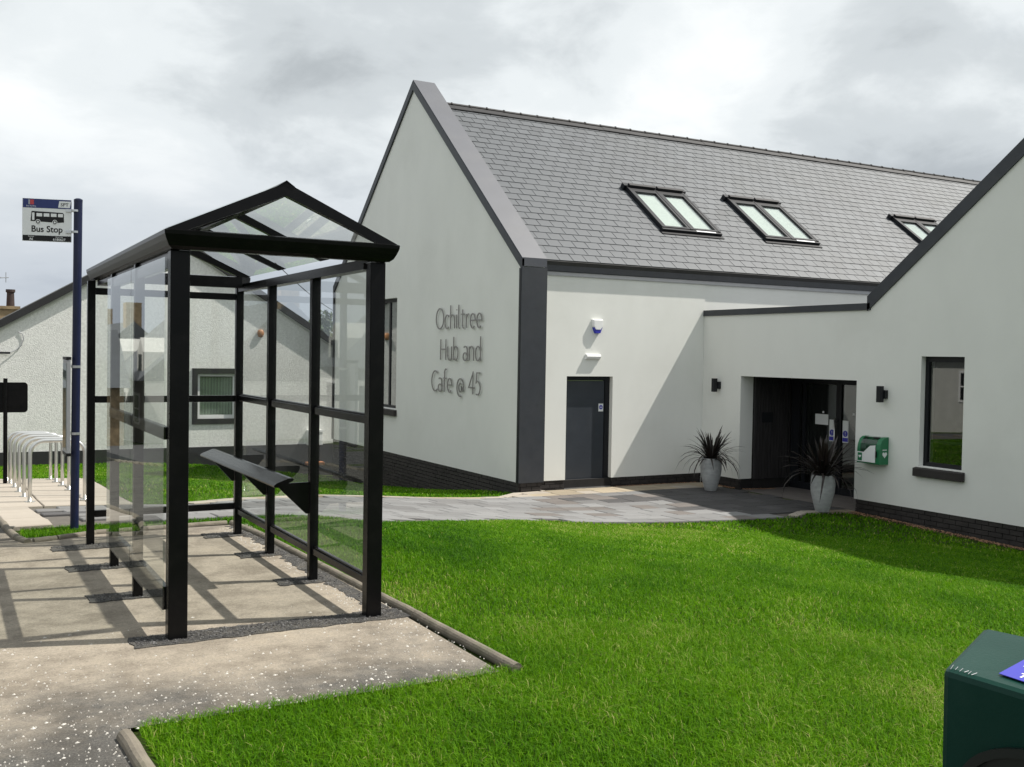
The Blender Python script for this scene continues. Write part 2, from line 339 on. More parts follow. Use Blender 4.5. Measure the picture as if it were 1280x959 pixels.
def gz(x,y):
    x=np.atleast_1d(np.asarray(x,float));y=np.atleast_1d(np.asarray(y,float))
    d2=(x[:,None]-CP[:,0])**2+(y[:,None]-CP[:,1])**2
    t=_phi(d2)@_W[:_n]+_W[_n]+_W[_n+1]*x+_W[_n+2]*y
    dd=np.hypot(np.maximum(x-2.52,0),np.maximum(y-9.5,0))
    s=np.clip(dd/1.6,0,1);s=s*s*(3-2*s)
    far=np.clip((np.hypot(x-5,y-10)-55)/40,0,1)
    t=np.clip(t,-3.2,.3)
    return t*s*(1-far)+far*-3.0*s
def gz1(x, y): return float(gz(x, y)[0])

# ---------------------------------------------------------------- ground sheets
def sheet(name, xs, ys, dz, m, kind='structure', keep=None, parent=None):
    X, Y = np.meshgrid(xs, ys); Z = gz(X.ravel(), Y.ravel())+dz
    nx, ny = len(xs), len(ys); vs = np.c_[X.ravel(), Y.ravel(), Z]
    i, j = np.meshgrid(np.arange(nx-1), np.arange(ny-1)); a = (j*nx+i).ravel()
    F = np.c_[a, a+1, a+nx+1, a+nx]
    if keep is not None:
        cx = vs[F].mean(1); F = F[keep(cx[:, 0], cx[:, 1])]
    me = bpy.data.meshes.new(name); me.from_pydata(vs.tolist(), [], F.tolist()); me.materials.append(MATS[m])
    me.polygons.foreach_set('use_smooth', [True]*len(me.polygons))
    o = bpy.data.objects.new(name, me); COL.objects.link(o)
    if parent: o.parent = parent
    if kind: o['kind'] = kind
    WPOS[o.name] = Vector((0, 0, 0)); return o
gx = np.unique(np.r_[np.linspace(-900, -70, 16), np.linspace(-70, -6, 22), np.arange(-6, 16, 0.4), np.linspace(16, 70, 22), np.linspace(70, 900, 16)])
gy = np.unique(np.r_[np.linspace(-400, -60, 12), np.linspace(-60, -3, 18), np.arange(-3, 29, 0.4), np.linspace(29, 70, 18), np.linspace(70, 1500, 20)])
ground = sheet('ground', gx, gy, -0.022, 'turf')
# bay and footway (one poured surface), the road beyond the kerb
pav_xs = np.r_[np.arange(-1.75, 0.5, 0.25), 0.55, np.arange(0.75, 2.3, 0.25), 2.47]
pav_ys = np.r_[np.arange(-8, 4.5, 0.5), 4.52, np.arange(5, 9.2, 0.5), 9.3, np.arange(10, 60, 1.0)]
def in_pav(x, y): return (x < 0.62) & (y < 9.2) | (x < 0.52) | ((y > 4.52) & (y < 9.4) & (x < 2.47))
pavement = sheet('pavement', np.unique(np.r_[pav_xs, 0.66]), np.unique(np.r_[pav_ys, 9.44]), 0.0, 'pavement',
                 keep=lambda x, y: ((x < 0.62) & (y < 9.45)) | (x < 0.5) | ((y > 4.5) & (y < 9.45)))
road = sheet('road', np.linspace(-8.0, -1.9, 8), np.r_[np.arange(-12, 43, 1.5)], -0.02, 'road_tar')
kb = MB()
for k in range(70):
    y = -8+k*0.92
    z = gz1(-1.83, y+.45)
    kb.box(-1.9, -1.76, y, y+0.91, z-0.2, z+0.012)
kroad = kb.build('road_kerb', 'kerb_stone'); kroad['kind'] = 'structure'

# timber-round edging of the lawns, in lengths
def smooth_path(pts, step):
    out = []; P = [Vector((*p, 0)) for p in pts]
    for a, b in zip(P[:-1], P[1:]):
        n = max(1, round((b-a).length/step))
        out += [a.lerp(b, i/n) for i in range(n)]
    return out+[P[-1]]
EDGE_BAY = [(2.56, 4.50), (2.53, 5.7), (2.47, 7.3), (2.42, 8.7), (2.34, 9.48)]
EDGE_BACK = [(2.30, 9.50), (1.16, 9.43), (0.84, 9.28), (0.66, 9.22)]
EDGE_CORNER = [(0.62, 9.20), (0.55, 9.42), (0.50, 10.0), (0.47, 11.5), (0.47, 14.0), (0.52, 17.0), (0.56, 20.0)]
EDGE_FRONT = [(0.66, 4.42), (0.70, 3.6), (0.71, 2.5), (0.72, 0.5), (0.72, -3.0)]
EDGE_TOP = [(0.69, 4.47), (0.86, 4.545)]
kerb = bpy.data.objects.new('lawn_kerb', None); COL.objects.link(kerb); kerb['kind'] = 'structure'; WPOS[kerb.name] = Vector((0, 0, 0))
for path, w in ((EDGE_BAY, .032), (EDGE_BACK, .030), (EDGE_CORNER, .032), (EDGE_FRONT, .034)):
    P = smooth_path(path, 0.92)
    for a, b in zip(P[:-1], P[1:]):
        d = (b-a).normalized(); q = []
        for i in range(7):
            s_ = i/6; v = a.lerp(b, s_); v = v+d*(0.004 if i == 0 else (-0.004 if i == 6 else 0))
            q.append((v.x+random.uniform(-.002, .002), v.y, gz1(v.x, v.y)+0.004+random.uniform(-.002, .002)))
        MB().tube(q, w, 14).build('edging_stone', 'kerb_stone', kerb, smooth=False)

# asphalt reinstatement round the shelter's feet
ap = MB()
def patch(x0, x1, y0, y1, z=0.005, n=14):
    J = lambda: random.uniform(-.013, .013)
    top = [(x0+(x1-x0)*i/n+J()*.4, y0+J()) for i in range(n+1)]; rgt = [(x1+J(), y0+(y1-y0)*i/4) for i in (1, 2, 3)]
    bot = [(x0+(x1-x0)*i/n+J()*.4, y1+J()) for i in range(n+1)]; lft = [(x0+J(), y0+(y1-y0)*i/4) for i in (3, 2, 1)]
    ap.prism(top+rgt+bot[::-1]+lft, 'z', z-0.02, z)
patch(0.90, 2.50, 5.71, 5.93, n=34)
for (x, y) in ((2.26, 6.93), (2.25, 7.97), (2.2, 8.93)): patch(x-.24, x+.10, y-.11, y+.11, 0.006)
for (x, y) in ((1.08, 6.95), (1.06, 7.96), (1.03, 8.80)): patch(x-.27, x+.18, y-.09, y+.12, 0.006)
lf, rg = [], []
for i in range(60):
    y = 5.96+3.4*i/59; xr = 2.495-.024*(y-4.5); lf.append((xr-.11+random.uniform(-.035, .035), y)); rg.append((xr, y))
ap.prism(lf+rg[::-1], 'z', -.015, .0035)
asph = ap.build('asphalt_patch', 'tar'); asph['kind'] = 'structure'

# pale chips strewn on the pavement
cb = MB()
def chip(x, y, s):
    a = random.uniform(0, 6.28); k = random.randint(4, 6); zz = 0.001+s*0.10
    P = [(x+s*math.cos(a+6.28*i/k)*random.uniform(.5, 1), y+s*math.sin(a+6.28*i/k)*random.uniform(.35, .8)) for i in range(k)]
    b = len(cb.v); cb.v += [(p[0], p[1], 0.0) for p in P]+[(x, y, zz+0.004)]; cb.f += [(b+i, b+(i+1) % k, b+k) for i in range(k)]
cnt = 0
while cnt < 3600:
    x = random.uniform(-1.2, 2.5); y = random.uniform(3.0, 6.3)
    if x > .64 and y < 4.5: continue
    pr = math.exp(-max(0, y-4.6)/0.5) if x < 1.9 else math.exp(-max(0, y-4.9)/0.7)
    if x > 2.25 and y < 6.2: pr = .8
    if x < 0.5: pr = max(pr, math.exp(-max(0, y-5.0)/0.6))
    if random.random() > pr: continue
    chip(x, y, random.choice((.003, .0036, .0045, .0055, .0095))*random.uniform(.7, 1.4)); cnt += 1
for i in range(420):
    y = random.uniform(5.9, 9.3); chip(2.36-.022*(y-5.9)+random.uniform(-.12, .08), y, random.uniform(.004, .010))
def strew(b, n, fx, s0, s1):
    for i in range(n):
        x, y = fx(); s_ = random.uniform(s0, s1); z = .006
        P = [(x+random.uniform(-s_, s_), y+random.uniform(-s_, s_), z+random.uniform(0, s_*1.1)) for k in range(4)]
        b.add(P, [(0,1,2), (0,3,1), (1,3,2), (2,3,0)])
for m_, n_ in (('slab_mid', 1500), ('slab_dark', 2200)):
    gb_ = MB(); strew(gb_, n_, lambda: (random.uniform(.92, 2.48), random.uniform(5.72, 5.925)), .003, .0075)
    for (x, y) in ((2.22, 6.93), (2.2, 7.97), (2.15, 8.93), (1.04, 6.96), (1.02, 7.97), (.99, 8.81)): strew(gb_, n_//9, lambda: (x+random.uniform(-.19, .18), y+random.uniform(-.1, .1)), .003, .008)
    strew(gb_, n_//3, lambda: (2.40+random.uniform(-.09, .06)-.024*(0), random.uniform(5.95, 9.2)), .003, .008)
    g_ = gb_.build('patch_gravel', m_, fixn=False); g_['kind'] = 'stuff'
chips = cb.build('stone_chips', 'chip_white', fixn=False); chips['kind'] = 'stuff'

# ---------------------------------------------------------------- paved path, forecourt, cycle-stand paving
PATH = [(0.90, 9.98), (2.38, 9.86), (3.16, 9.86), (4.2, 10.36), (5.46, 11.36), (6.6, 12.0), (7.4, 12.30), (8.3, 12.0), (9.5, 12.02), (11.3, 12.12), (12.0, 12.2), (12.45, 12.45), (13.46, 12.32),
        (13.46, 16.29), (9.72, 16.29), (9.1, 16.1), (8.45, 15.5), (7.3, 15.42), (6.3, 15.45), (5.05, 15.1), (3.45, 13.85), (2.69, 13.1), (0.90, 13.05)]
BUFF_IN = lambda x, y: (y > 15.42) and x > 7.0
path = sheet('path', np.arange(0.8, 13.7, 0.3), np.arange(9.7, 16.6, 0.3), -0.012, 'bedding', keep=lambda x, y: inpoly(x, y, PATH))
WPOS[path.name] = Vector((0, 0, 0))
SL = {}
def slab_mesh(m, sx, sy):
    k = (m, round(sx, 2), round(sy, 2))
    if k not in SL: SL[k] = chamfer_mesh('slab', m, sx, sy, 0.05, 0.008)
    return SL[k]
def lay(parent, x, y, sx, sy, m, rz=0.0, dz=0.012):
    e = 0.15; z = gz1(x, y); sxp = (gz1(x+e, y)-gz1(x-e, y))/(2*e); syp = (gz1(x, y+e)-gz1(x, y-e))/(2*e)
    n = Vector((-sxp, -syp, 1)).normalized(); q = Vector((0, 0, 1)).rotation_difference(n)
    R = q.to_matrix() @ Matrix.Rotation(rz+random.uniform(-.006, .006), 3, 'Z')
    return inst('slab', slab_mesh(m, sx, sy), parent, (x, y, z+dz+random.uniform(-.003, .003)), R.to_euler())
row = 0; y = 9.9
while y < 16.3:
    sy = 0.37; x = 0.9+(0.25 if row % 2 else 0.0)
    while x < 13.4:
        sx = random.choice((0.52, 0.52, 0.37)); cx, cy = x+sx/2, y+sy/2
        ok = inpoly(np.array([cx-.2, cx+.2, cx, cx]), np.array([cy, cy, cy-.13, cy+.13]), PATH).all()
        if ok and cx < 13.35:
            if BUFF_IN(cx, cy): m = random.choice(('slab_buff', 'slab_buff', 'slab_buff', 'slab_pale'))
            elif cx < 2.3: m = random.choice(('slab_mid', 'slab_dark', 'slab_light', 'slab_mid'))
            elif cx < 7.6: m = random.choice(('slab_light',)*5+('slab_mid',)*2)
            elif cx < 9.4: m = random.choice(('slab_light',)*4+('slab_brown',)*2+('slab_mid',)*2)
            elif cx > 10.7+.5*math.sin(cy*5) and cy > 12.75: m = random.choice(('slab_dark',)*7+('slab_brown',))  # charcoal slabs, with the wing's shade partly put into their colour
            elif cx < 11.6: m = random.choice(('slab_light',)*7+('slab_brown',)+('slab_mid',)*2) if cy < 14.3 else random.choice(('slab_brown', 'slab_mid', 'slab_dark', 'slab_light'))
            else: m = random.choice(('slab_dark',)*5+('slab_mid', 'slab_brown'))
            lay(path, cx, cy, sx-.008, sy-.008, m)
        x += sx
    y += sy; row += 1
# pale edging course on both margins
for pts in (PATH[10:13], PATH[14:22][::-1]):
    P = smooth_path(pts, 0.44)
    for a, b in zip(P[:-1], P[1:]):
        d = b-a; c = (a+b)/2
        lay(path, c.x, c.y, d.length-.006, 0.17, random.choice(('slab_pale', 'slab_buff', 'slab_pale')), math.atan2(d.y, d.x), 0.018)
CYC = [(0.50, 9.98), (0.89, 9.98), (0.89, 13.06), (2.1, 13.06), (2.05, 17.9), (0.53, 18.3)]
cyc = sheet('cycle_paving', np.arange(0.3, 2.4, 0.2), np.arange(9.8, 18.6, 0.3), -0.014, 'bedding', keep=lambda x, y: inpoly(x, y, CYC))
y = 13.08
while y < 18.0:
    for x0, x1 in ((0.53, 1.04), (1.05, 1.56), (1.57, 2.06)): lay(cyc, (x0+x1)/2, y+.3, x1-x0-.004, .594, 'slab_pale')
    y += .6
y = 10.02
while y < 13.0:
    lay(cyc, 0.695, y+.25, .36, .50, 'slab_pale'); y += .505
# a border of pale concrete between path and rear lawn is the same course; gravel margins at the foot of the walls
gb = MB()
def gravel(n, fx):
    for i in range(n):
        x, y = fx(); s_ = random.uniform(.008, .018); z = gz1(x, y)+.004
        P = [(x+random.uniform(-s_, s_), y+random.uniform(-s_, s_), z+random.uniform(0, s_)) for k in range(4)]
        gb.add(P, [(0,1,2), (0,3,1), (1,3,2), (2,3,0)])
gravel(4200, lambda: (13.44-abs(random.gauss(0, .12)), random.uniform(5.0, 12.25)))
gravel(900, lambda: (random.uniform(11.3, 13.3), 16.27-abs(random.gauss(0, .05))))
gravel(500, lambda: (13.44-abs(random.gauss(0, .05)), random.uniform(15.2, 16.2)))
gravel(400, lambda: (random.uniform(13.5, 14.6), 15.1-abs(random.gauss(0, .05))))
gr = gb.build('gravel_margin', 'gravel_red', fixn=False); gr['kind'] = 'stuff'

# ---------------------------------------------------------------- the hub: main range, flat link, wing
XG, XB, YC0, YC1, YAP = 9.151, 9.66, 16.15, 26.36, 21.2
ZE, ZA = 3.36, 7.66; KG = (ZA-ZE)/(YAP-YC0)
YD = 16.30; XW = 13.466; ZP = -0.73
hub = thing('community_hub', 'white rendered hub building with grey slate roof, tall gable lettering and recessed entrance', 'building', (11.3, 16.3, -0.95))
# gable slab with its window opening
def rake(y): return ZE+KG*(y-YC0) if y < YAP else ZE+KG*(YC1-y)*(YAP-YC0)/(YC1-YAP)*1.0
gw = MB(); T = 0.13                                   # coping thickness taken off the top
W0, W1, WZ0, WZ1 = 22.02, 23.55, 0.30, 2.87
def top(y): return rake(y)-T*1.1
i0, i1 = YC0+.06, YC1-.06
gw.prism([(i0, ZP), (W0, ZP), (W0, top(W0)), (YAP, top(YAP)), (i0, top(i0))], 'x', XG+.02, XB-.02)
gw.prism([(W1, ZP), (i1, ZP), (i1, top(i1)), (W1, top(W1))], 'x', XG+.02, XB-.02)
gw.prism([(W0, ZP), (W1, ZP), (W1, WZ0), (W0, WZ0)], 'x', XG+.02, XB-.02)
gw.prism([(W0, WZ1), (W1, WZ1), (W1, top(W1)), (W0, top(W0))], 'x', XG+.02, XB-.02)
gw.build('gable_wall', 'render_white', hub)
# coping: sloping lids (two), end posts (two); the lids stand a hand proud of the render
def lid(ya, yb, za, zb):
    b = MB(); d = Vector((0, yb-ya, zb-za)).normalized(); n = Vector((0, -d.z, d.y)); n = n if n.z > 0 else -n
    for x0, x1, t in ((XG-.012, XB, .13),):
        A, B = Vector((0, ya, za)), Vector((0, yb, zb)); A2, B2 = A-Vector((0, 0, t*1.2)), B-Vector((0, 0, t*1.2))
        b.add([(x, v.y, v.z) for x in (x0, x1) for v in (A, B, B2, A2)], [(0,1,2,3), (7,6,5,4), (0,4,5,1), (1,5,6,2), (2,6,7,3), (3,7,4,0)])
    return b
lid(YC0, YAP, ZE, ZA).build('coping', 'coping_sheen', hub)
lid(YC1, YAP+.002, ZE, ZA).build('coping', 'coping_sheen', hub)
fr = MB()
for ya, za, yb, zb in ((YC0+.0, ZE-.02, YAP, ZA-.02), (YC1, ZE-.02, YAP, ZA-.02)):
    w = 0.16
    fr.add([(XG-.022, ya, za), (XG-.022, yb, zb), (XG-.022, yb, zb-w*1.25), (XG-.022, ya, za-w*1.25), (XG+.03, ya, za), (XG+.03, yb, zb), (XG+.03, yb, zb-w*1.25), (XG+.03, ya, za-w*1.25)],
           [(0,1,2,3), (7,6,5,4), (0,4,5,1), (2,6,7,3), (1,5,6,2), (3,7,4,0)])
fr.build('coping_edge', 'anthracite', hub)
for ya, yb in ((YC0-.012, YC0+.058), (YC1-.058, YC1+.012)):
    b = MB(); b.box(XG-.016, XB+.004, ya, yb, ZP+.002, ZE-.17); b.build('corner_cladding', 'anthracite', hub)
for yy in (YC0+.02, YC1-.09):
    MB().box(XG-.021, XG+.014, yy, yy+.07, ZP+.004, ZE-.19).build('corner_trim', 'dark_frame', hub)
# brick plinths: dark bed joints with every brick proud of them
pl = MB(); pl.box(XG+.05, XB-.05, YC0+.03, YC1-.03, -2.3, ZP-.012); pl.box(XB-.06, 13.46, YD+.04, YD+.4, -1.4, ZP-.012); pl.box(13.47, 24, YD+.05, YD+.4, -1.4, -.6)
pl.box(XW+.04, XW+.4, -2.0, 12.26, -1.6, ZP-.012); pl.box(XW+.04, XW+.4, 15.19, YD+.03, -1.4, ZP-.012)
pl.build('plinth', 'mortar_black', hub)
bk = MB()
def bricks(fn, length, z0, z1):
    row = 0; z = z1
    while z > z0:
        s_ = (0.113 if row % 2 else 0.0)-.1; 
        while s_ < length:
            a, b = max(0, s_+.005), min(length, s_+.22)
            if b-a > .03: fn(a, b, z-.066, z, random.uniform(.0, .006))
            s_ += .225
        z -= .076; row += 1
bricks(lambda a, b, z0, z1, o: bk.box(XG+.016-o, XG+.06, YC0+.03+a, YC0+.03+b, z0, z1), YC1-YC0-.06, -2.0, ZP-.002)
bricks(lambda a, b, z0, z1, o: bk.box(XG+.03+a, XG+.03+b, YC0+.012-o, YC0+.05, z0, z1), .45, -1.15, ZP-.002)
bricks(lambda a, b, z0, z1, o: bk.box(XB+a, XB+b, YD+.014-o, YD+.06, z0, z1), 10.21-XB, -1.1, ZP-.002)
bricks(lambda a, b, z0, z1, o: bk.box(11.27+a, 11.27+b, YD+.014-o, YD+.06, z0, z1), 13.46-11.27, -1.1, ZP-.002)
bricks(lambda a, b, z0, z1, o: bk.box(XW+.014-o, XW+.06, 4.0+a, 4.0+b, z0, z1), 12.27-4.0, -1.35, ZP-.002)
bricks(lambda a, b, z0, z1, o: bk.box(XW+.014-o, XW+.06, 15.17+a, 15.17+b, z0, z1), YD-15.17+.01, -1.1, ZP-.002)
o = bk.build('plinth_bricks', 'brick_black', hub, fixn=False); o['kind'] = 'stuff'
# side wall of the main range with the service door
DX0, DX1, DZ1 = 10.222, 11.262, 1.215
sw = MB(); sw.box(XB+.002, DX0, YD, YD+.3, ZP, 3.16); sw.box(DX1, 13.48, YD, YD+.3, ZP, 3.16); sw.box(DX0, DX1, YD, YD+.3, DZ1, 3.16)
sw.box(13.48, 29.0, YD+.01, YD+.3, -1.2, 3.16)
sw.build('side_wall', 'render_white', hub)
dr = MB(); dr.box(DX0, DX0+.07, YD+.10, YD+.18, -.90, DZ1); dr.box(DX1-.11, DX1, YD+.10, YD+.18, -.90, DZ1); dr.box(DX0+.07, DX1-.11, YD+.10, YD+.18, DZ1-.08, DZ1)
door = dr.build('service_door', 'dark_frame', hub)
MB().box(DX0+.075, DX1-.115, YD+.115, YD+.17, -.875, DZ1-.085).build('door_leaf', 'door_paint', door, bevel=.006)
MB().box(DX0+.12, DX1-.3, YD+.105, YD+.116, -.80, -.765).box(DX0+.14, DX0+.18, YD+.09, YD+.106, -.79, -.775).build('weather_bar', 'grey_metal', door)
MB().box(DX0-.01, DX1+.01, YD+.02, YD+.2, -.925, -.893).build('threshold', 'galv', door)
sg = MB().box(11.02, 11.125, YD+.108, YD+.114, .54, .69).build('door_sign', 'sign_white', door)
dsk = MB(); dsk.prism([(11.0725+.042*math.cos(a*math.pi/12), .622+.042*math.sin(a*math.pi/12)) for a in range(24)], 'y', YD+.1055, YD+.1078); dsk.build('sign_disc', 'sticker_blue', door)
MB().box(11.045, 11.10, YD+.1035, YD+.1055, .615, .628).build('sign_bar', 'sign_white', door)
# roof slopes
YRI, ZRI, YEV, ZEV = 21.25, 7.20, 16.21, 3.345
th = math.atan2(ZRI-ZEV, YRI-YEV); SLEN = math.hypot(ZRI-ZEV, YRI-YEV); XE = 29.0
def rp(x, s_, h): return Vector((x, YEV+s_*math.cos(th)-h*math.sin(th), ZEV+s_*math.sin(th)+h*math.cos(th)))
rb = MB()
rb.add([rp(XB-.05, -.02, 0), rp(XE, -.02, 0), rp(XE, SLEN, 0), rp(XB-.05, SLEN, 0), rp(XB-.05, -.02, -.12), rp(XE, -.02, -.12), rp(XE, SLEN, -.12), rp(XB-.05, SLEN, -.12)],
       [(0,1,2,3), (7,6,5,4), (0,4,5,1), (1,5,6,2), (2,6,7,3), (3,7,4,0)])
y2 = 2*YRI-YEV
rb.add([(XB-.05, YRI, ZRI), (XE, YRI, ZRI), (XE, y2, ZEV), (XB-.05, y2, ZEV), (XB-.05, YRI, ZRI-.15), (XE, YRI, ZRI-.15), (XE, y2, ZEV-.15), (XB-.05, y2, ZEV-.15)],
       [(0,1,2,3), (7,6,5,4), (0,4,5,1), (1,5,6,2), (2,6,7,3), (3,7,4,0)])
roof = rb.build('roof', 'roof_felt', hub)
SKY = [(13.20, 14.66, 1.47, 3.14), (16.06, 17.56, 1.47, 3.14), (21.62, 23.12, 1.47, 3.14)]
NC = 26; G = SLEN/NC; SWD = 0.30
b = MB(); t_ = .009
b.add([(-.1435,0,.004),(.1435,0,.004),(.1435,G+.05,-.004),(-.1435,G+.05,-.004),(-.1435,.003,.004+t_),(.1435,.003,.004+t_),(.1435,G+.05,.001),(-.1435,G+.05,.001)],
      [(3,2,1,0),(4,5,6,7),(0,1,5,4),(1,2,6,5),(2,3,7,6),(3,0,4,7)])
slate_me = b.build('slate', 'slate', mesh_only=True)
slates = []
for c in range(NC):
    x = XB+.01+(0.15 if c % 2 else 0.0)
    while x < XE-.2:
        s_ = c*G; xc = x+.147
        if not any(a-.02 < xc-.13 and xc+.13 < e+.02 and z0-.02 < s_ and s_+G < z1+.02 for a, e, z0, z1 in SKY) and (xc < 20.5+c*.42):
            slates.append((xc, s_))
        x += SWD
    if c % 2: slates.append((XB+.01+.075, c*G, .5))
slates.sort(key=lambda q: rp(q[0], q[1], 0).length)
fullb = MB()
for i, q in enumerate(slates):
    xs_ = .48 if len(q) == 3 else 1.0; jz = random.uniform(0, .003); rz = random.uniform(-.006, .006)
    if i < 300:
        e = Euler((th+random.uniform(-.004, .004), 0, 0)).to_matrix() @ Matrix.Rotation(rz, 3, 'Z')
        o = inst('slate', slate_me, roof, rp(q[0], q[1], .004+jz), e.to_euler(), (xs_, 1, 1))
    else:
        vs = []
        for v in slate_me.vertices:
            vs.append(rp(q[0]+v.co.x*xs_+rz*v.co.y, q[1]+v.co.y, .004+jz+v.co.z))
        fullb.add(vs, [tuple(p.vertices) for p in slate_me.polygons])
o = fullb.build('slates', 'slate', roof, fixn=False); o['kind'] = 'stuff'
rt = MB(); L_ = .448
for sgn in (-1, 1):
    a = [(0, 0, .0), (L_, 0, .0), (L_, sgn*.17, -.13), (0, sgn*.17, -.13)]; rt.hexa([(x, y, z-.018) for x, y, z in (a if sgn > 0 else a[::-1])], (a if sgn > 0 else a[::-1]))
rt.tube([(0, 0, -.004), (L_, 0, -.004)], .035, 8); rt.tube([(L_-.03, 0, 0), (L_, 0, 0)], .045, 8)
rt_me = rt.build('ridge_tile', 'ridge_dark', mesh_only=True)
for i in range(42): inst('ridge_tile', rt_me, roof, (XB+.02+i*.45, YRI, ZRI+.06+random.uniform(-.004, .004)))
# eaves: fascia, box gutter
gt = MB(); gt.box(XB+.004, 24, YD-.055, YD-.004, 3.15, 3.315); gt.build('gutter', 'anthracite', hub, bevel=.012)
MB().box(XB+.004, 24, YD-.025, YD-.003, 3.08, 3.149).build('fascia', 'grey_metal', hub)
# roof windows, in pairs
for (xa, xb, s0, s1) in SKY:
    f = MB()
    def rbx(x0, x1, a0, a1, h0, h1, B=f): B.hexa([rp(x0, a0, h0), rp(x1, a0, h0), rp(x1, a1, h0), rp(x0, a1, h0)], [rp(x0, a0, h1), rp(x1, a0, h1), rp(x1, a1, h1), rp(x0, a1, h1)])
    xm = (xa+xb)/2
    rbx(xa-.10, xb+.10, s0-.15, s0-.005, .012, .035)                              # apron flashing
    for x0, x1 in ((xa-.055, xa), (xb, xb+.055), (xm-.03, xm+.03)): rbx(x0, x1, s0+.001, s1, -.02, .11)
    rbx(xa-.07, xb+.07, s0-.06, s0+.001, -.02, .09); rbx(xa-.12, xb+.12, s1, s1+.12, -.02, .13)
    sk = f.build('skylight', 'dark_frame', hub)
    for x0, x1 in ((xa+.004, xm-.039), (xm+.039, xb-.004)):
        b = MB(); w = .055; h0, h1 = .035, .105
        rbx(x0, x0+w, s0+.01, s1-.01, h0, h1, b); rbx(x1-w, x1, s0+.01, s1-.01, h0, h1, b); rbx(x0+w, x1-w, s0+.01, s0+.01+w, h0, h1, b); rbx(x0+w, x1-w, s1-.01-w*3.2, s1-.01, h0, h1, b)  # top rail extra deep, its dark face doubling as the shadow under the hood
        b.build('sash', 'dark_frame', sk)
        b = MB(); rbx(x0+w+.002, x1-w-.002, s0+.01+w+.002, s1-.012-w*3.2, .06, .075, b); b.build('pane', 'pane_skylight', sk)
        b = MB(); rbx(x0+w, x1-w, s0+.02, s1-.02, .034, .042, b); b.build('blind', 'blind_cream', sk)
        b = MB(); rbx(x0-.005, x1+.005, s1-.03, s1+.06, .105, .165, b); b.build('hood', 'ridge_dark', sk)
    b = MB(); rbx(xm+.1, xb-.1, s0-.056, s0-.01, .09, .096, b); b.build('glint_strip', 'galv', sk)
# gable window
def window(parent, ax, p, a0, a1, z0, z1, rec, name='window', room=2.0, fw_=.06, sill=True):
    """an opening in the wall plane x = p; frame set back by rec"""
    f = MB(); x0, x1 = p+rec, p+rec+.07
    f.box(x0, x1, a0, a0+fw_, z0, z1); f.box(x0, x1, a1-fw_, a1, z0, z1); f.box(x0, x1, a0+fw_, a1-fw_, z0, z0+fw_); f.box(x0, x1, a0+fw_, a1-fw_, z1-fw_*1.3, z1)
    w = f.build(name, 'dark_frame', parent)
    MB().box(x0+.03, x0+.042, a0+fw_+.002, a1-fw_-.002, z0+fw_+.002, z1-fw_*1.3-.002).build('pane', 'pane_building', w)
    if sill: MB().hexa([(p-.075, a0-.06, z0-.16), (x0-.002, a0-.06, z0-.16), (x0-.002, a1+.06, z0-.16), (p-.075, a1+.06, z0-.16)], [(p-.075, a0-.06, z0-.03), (x0-.002, a0-.06, z0-.002), (x0-.002, a1+.06, z0-.002), (p-.075, a1+.06, z0-.03)]).build('sill', 'brick_black', w, bevel=.008)
    r = MB(); xa, xb = x1+.004, x1+room
    r.add([(xa, a0-.1, z0-.5), (xb, a0-.4, z0-.5), (xb, a1+.4, z0-.5), (xa, a1+.1, z0-.5), (xa, a0-.1, z1+.2), (xb, a0-.4, z1+.2), (xb, a1+.4, z1+.2), (xa, a1+.1, z1+.2)], [(0,1,2,3), (7,6,5,4), (1,5,6,2), (0,4,5,1), (3,2,6,7)])
    r.build('room', 'interior', w, fixn=False)
    return w
gwin = window(hub, 'x', XG+.02, W0+.001, W1-.001, WZ0, WZ1, .12, room=.34)
MB().box(XG+.15, XG+.19, 22.72, 22.80, WZ0+.06, WZ1-.08).build('mullion', 'dark_frame', gwin)

# flat link and wing: wall plane XW
EY0, EY1, EZ1 = 12.30, 15.17, 1.262                    # entrance opening
WY0, WY1, WZa, WZb = 10.226, 11.006, -.045, 1.68       # wing window
ZPAR = 2.44; YR0 = 12.07; KW = .773; YRA = 5.2; ZR0 = 2.50; ZRA = ZR0+KW*(YR0-YRA); YR1 = 2*YRA-YR0
ww = MB(); xa, xb = XW, XW+.32
def wr(y): return ZR0+KW*(YR0-y)-.02 if y > YRA else ZR0+KW*(y-YR1)-.02
ww.box(xa, xb, EY1, YD-.002, ZP, ZPAR+.02); ww.box(xa, xb, YR0, EY1, EZ1, ZPAR+.02); ww.box(xa, xb, YR0, EY0, ZP, EZ1)
ww.prism([(WY1, ZP), (YR0, ZP), (YR0, wr(YR0)), (WY1, wr(WY1))], 'x', xa, xb)
ww.prism([(WY0, WZb), (WY1, WZb), (WY1, wr(WY1)), (WY0, wr(WY0))], 'x', xa, xb)
ww.prism([(WY0, ZP), (WY1, ZP), (WY1, WZa), (WY0, WZa)], 'x', xa, xb)
ww.prism([(YR1, ZP), (WY0, ZP), (WY0, wr(WY0)), (YRA, wr(YRA)), (YR1, wr(YR1+.001))], 'x', xa, xb)
ww.build('wing_wall', 'render_white', hub)
MB().box(XW-.03, XW+.36, YR0-.03, YD-.006, ZPAR, ZPAR+.115).build('parapet_coping', 'anthracite', hub)
c = MB()
for ya, yb in ((YR0, YRA), (YR1, YRA)):
    sgn = 1 if ya > yb else -1
    A, B, t2 = (ya+sgn*.03, ZR0+.17), (yb, ZRA+.19), .245
    c.add([(x, y, z) for x in (XW-.03, XW+.45) for y, z in (A, B, (B[0], B[1]-t2), (A[0], A[1]-t2))], [(0,1,2,3), (7,6,5,4), (0,4,5,1), (2,6,7,3), (1,5,6,2), (3,7,4,0)])
c.build('rake_coping', 'anthracite', hub)
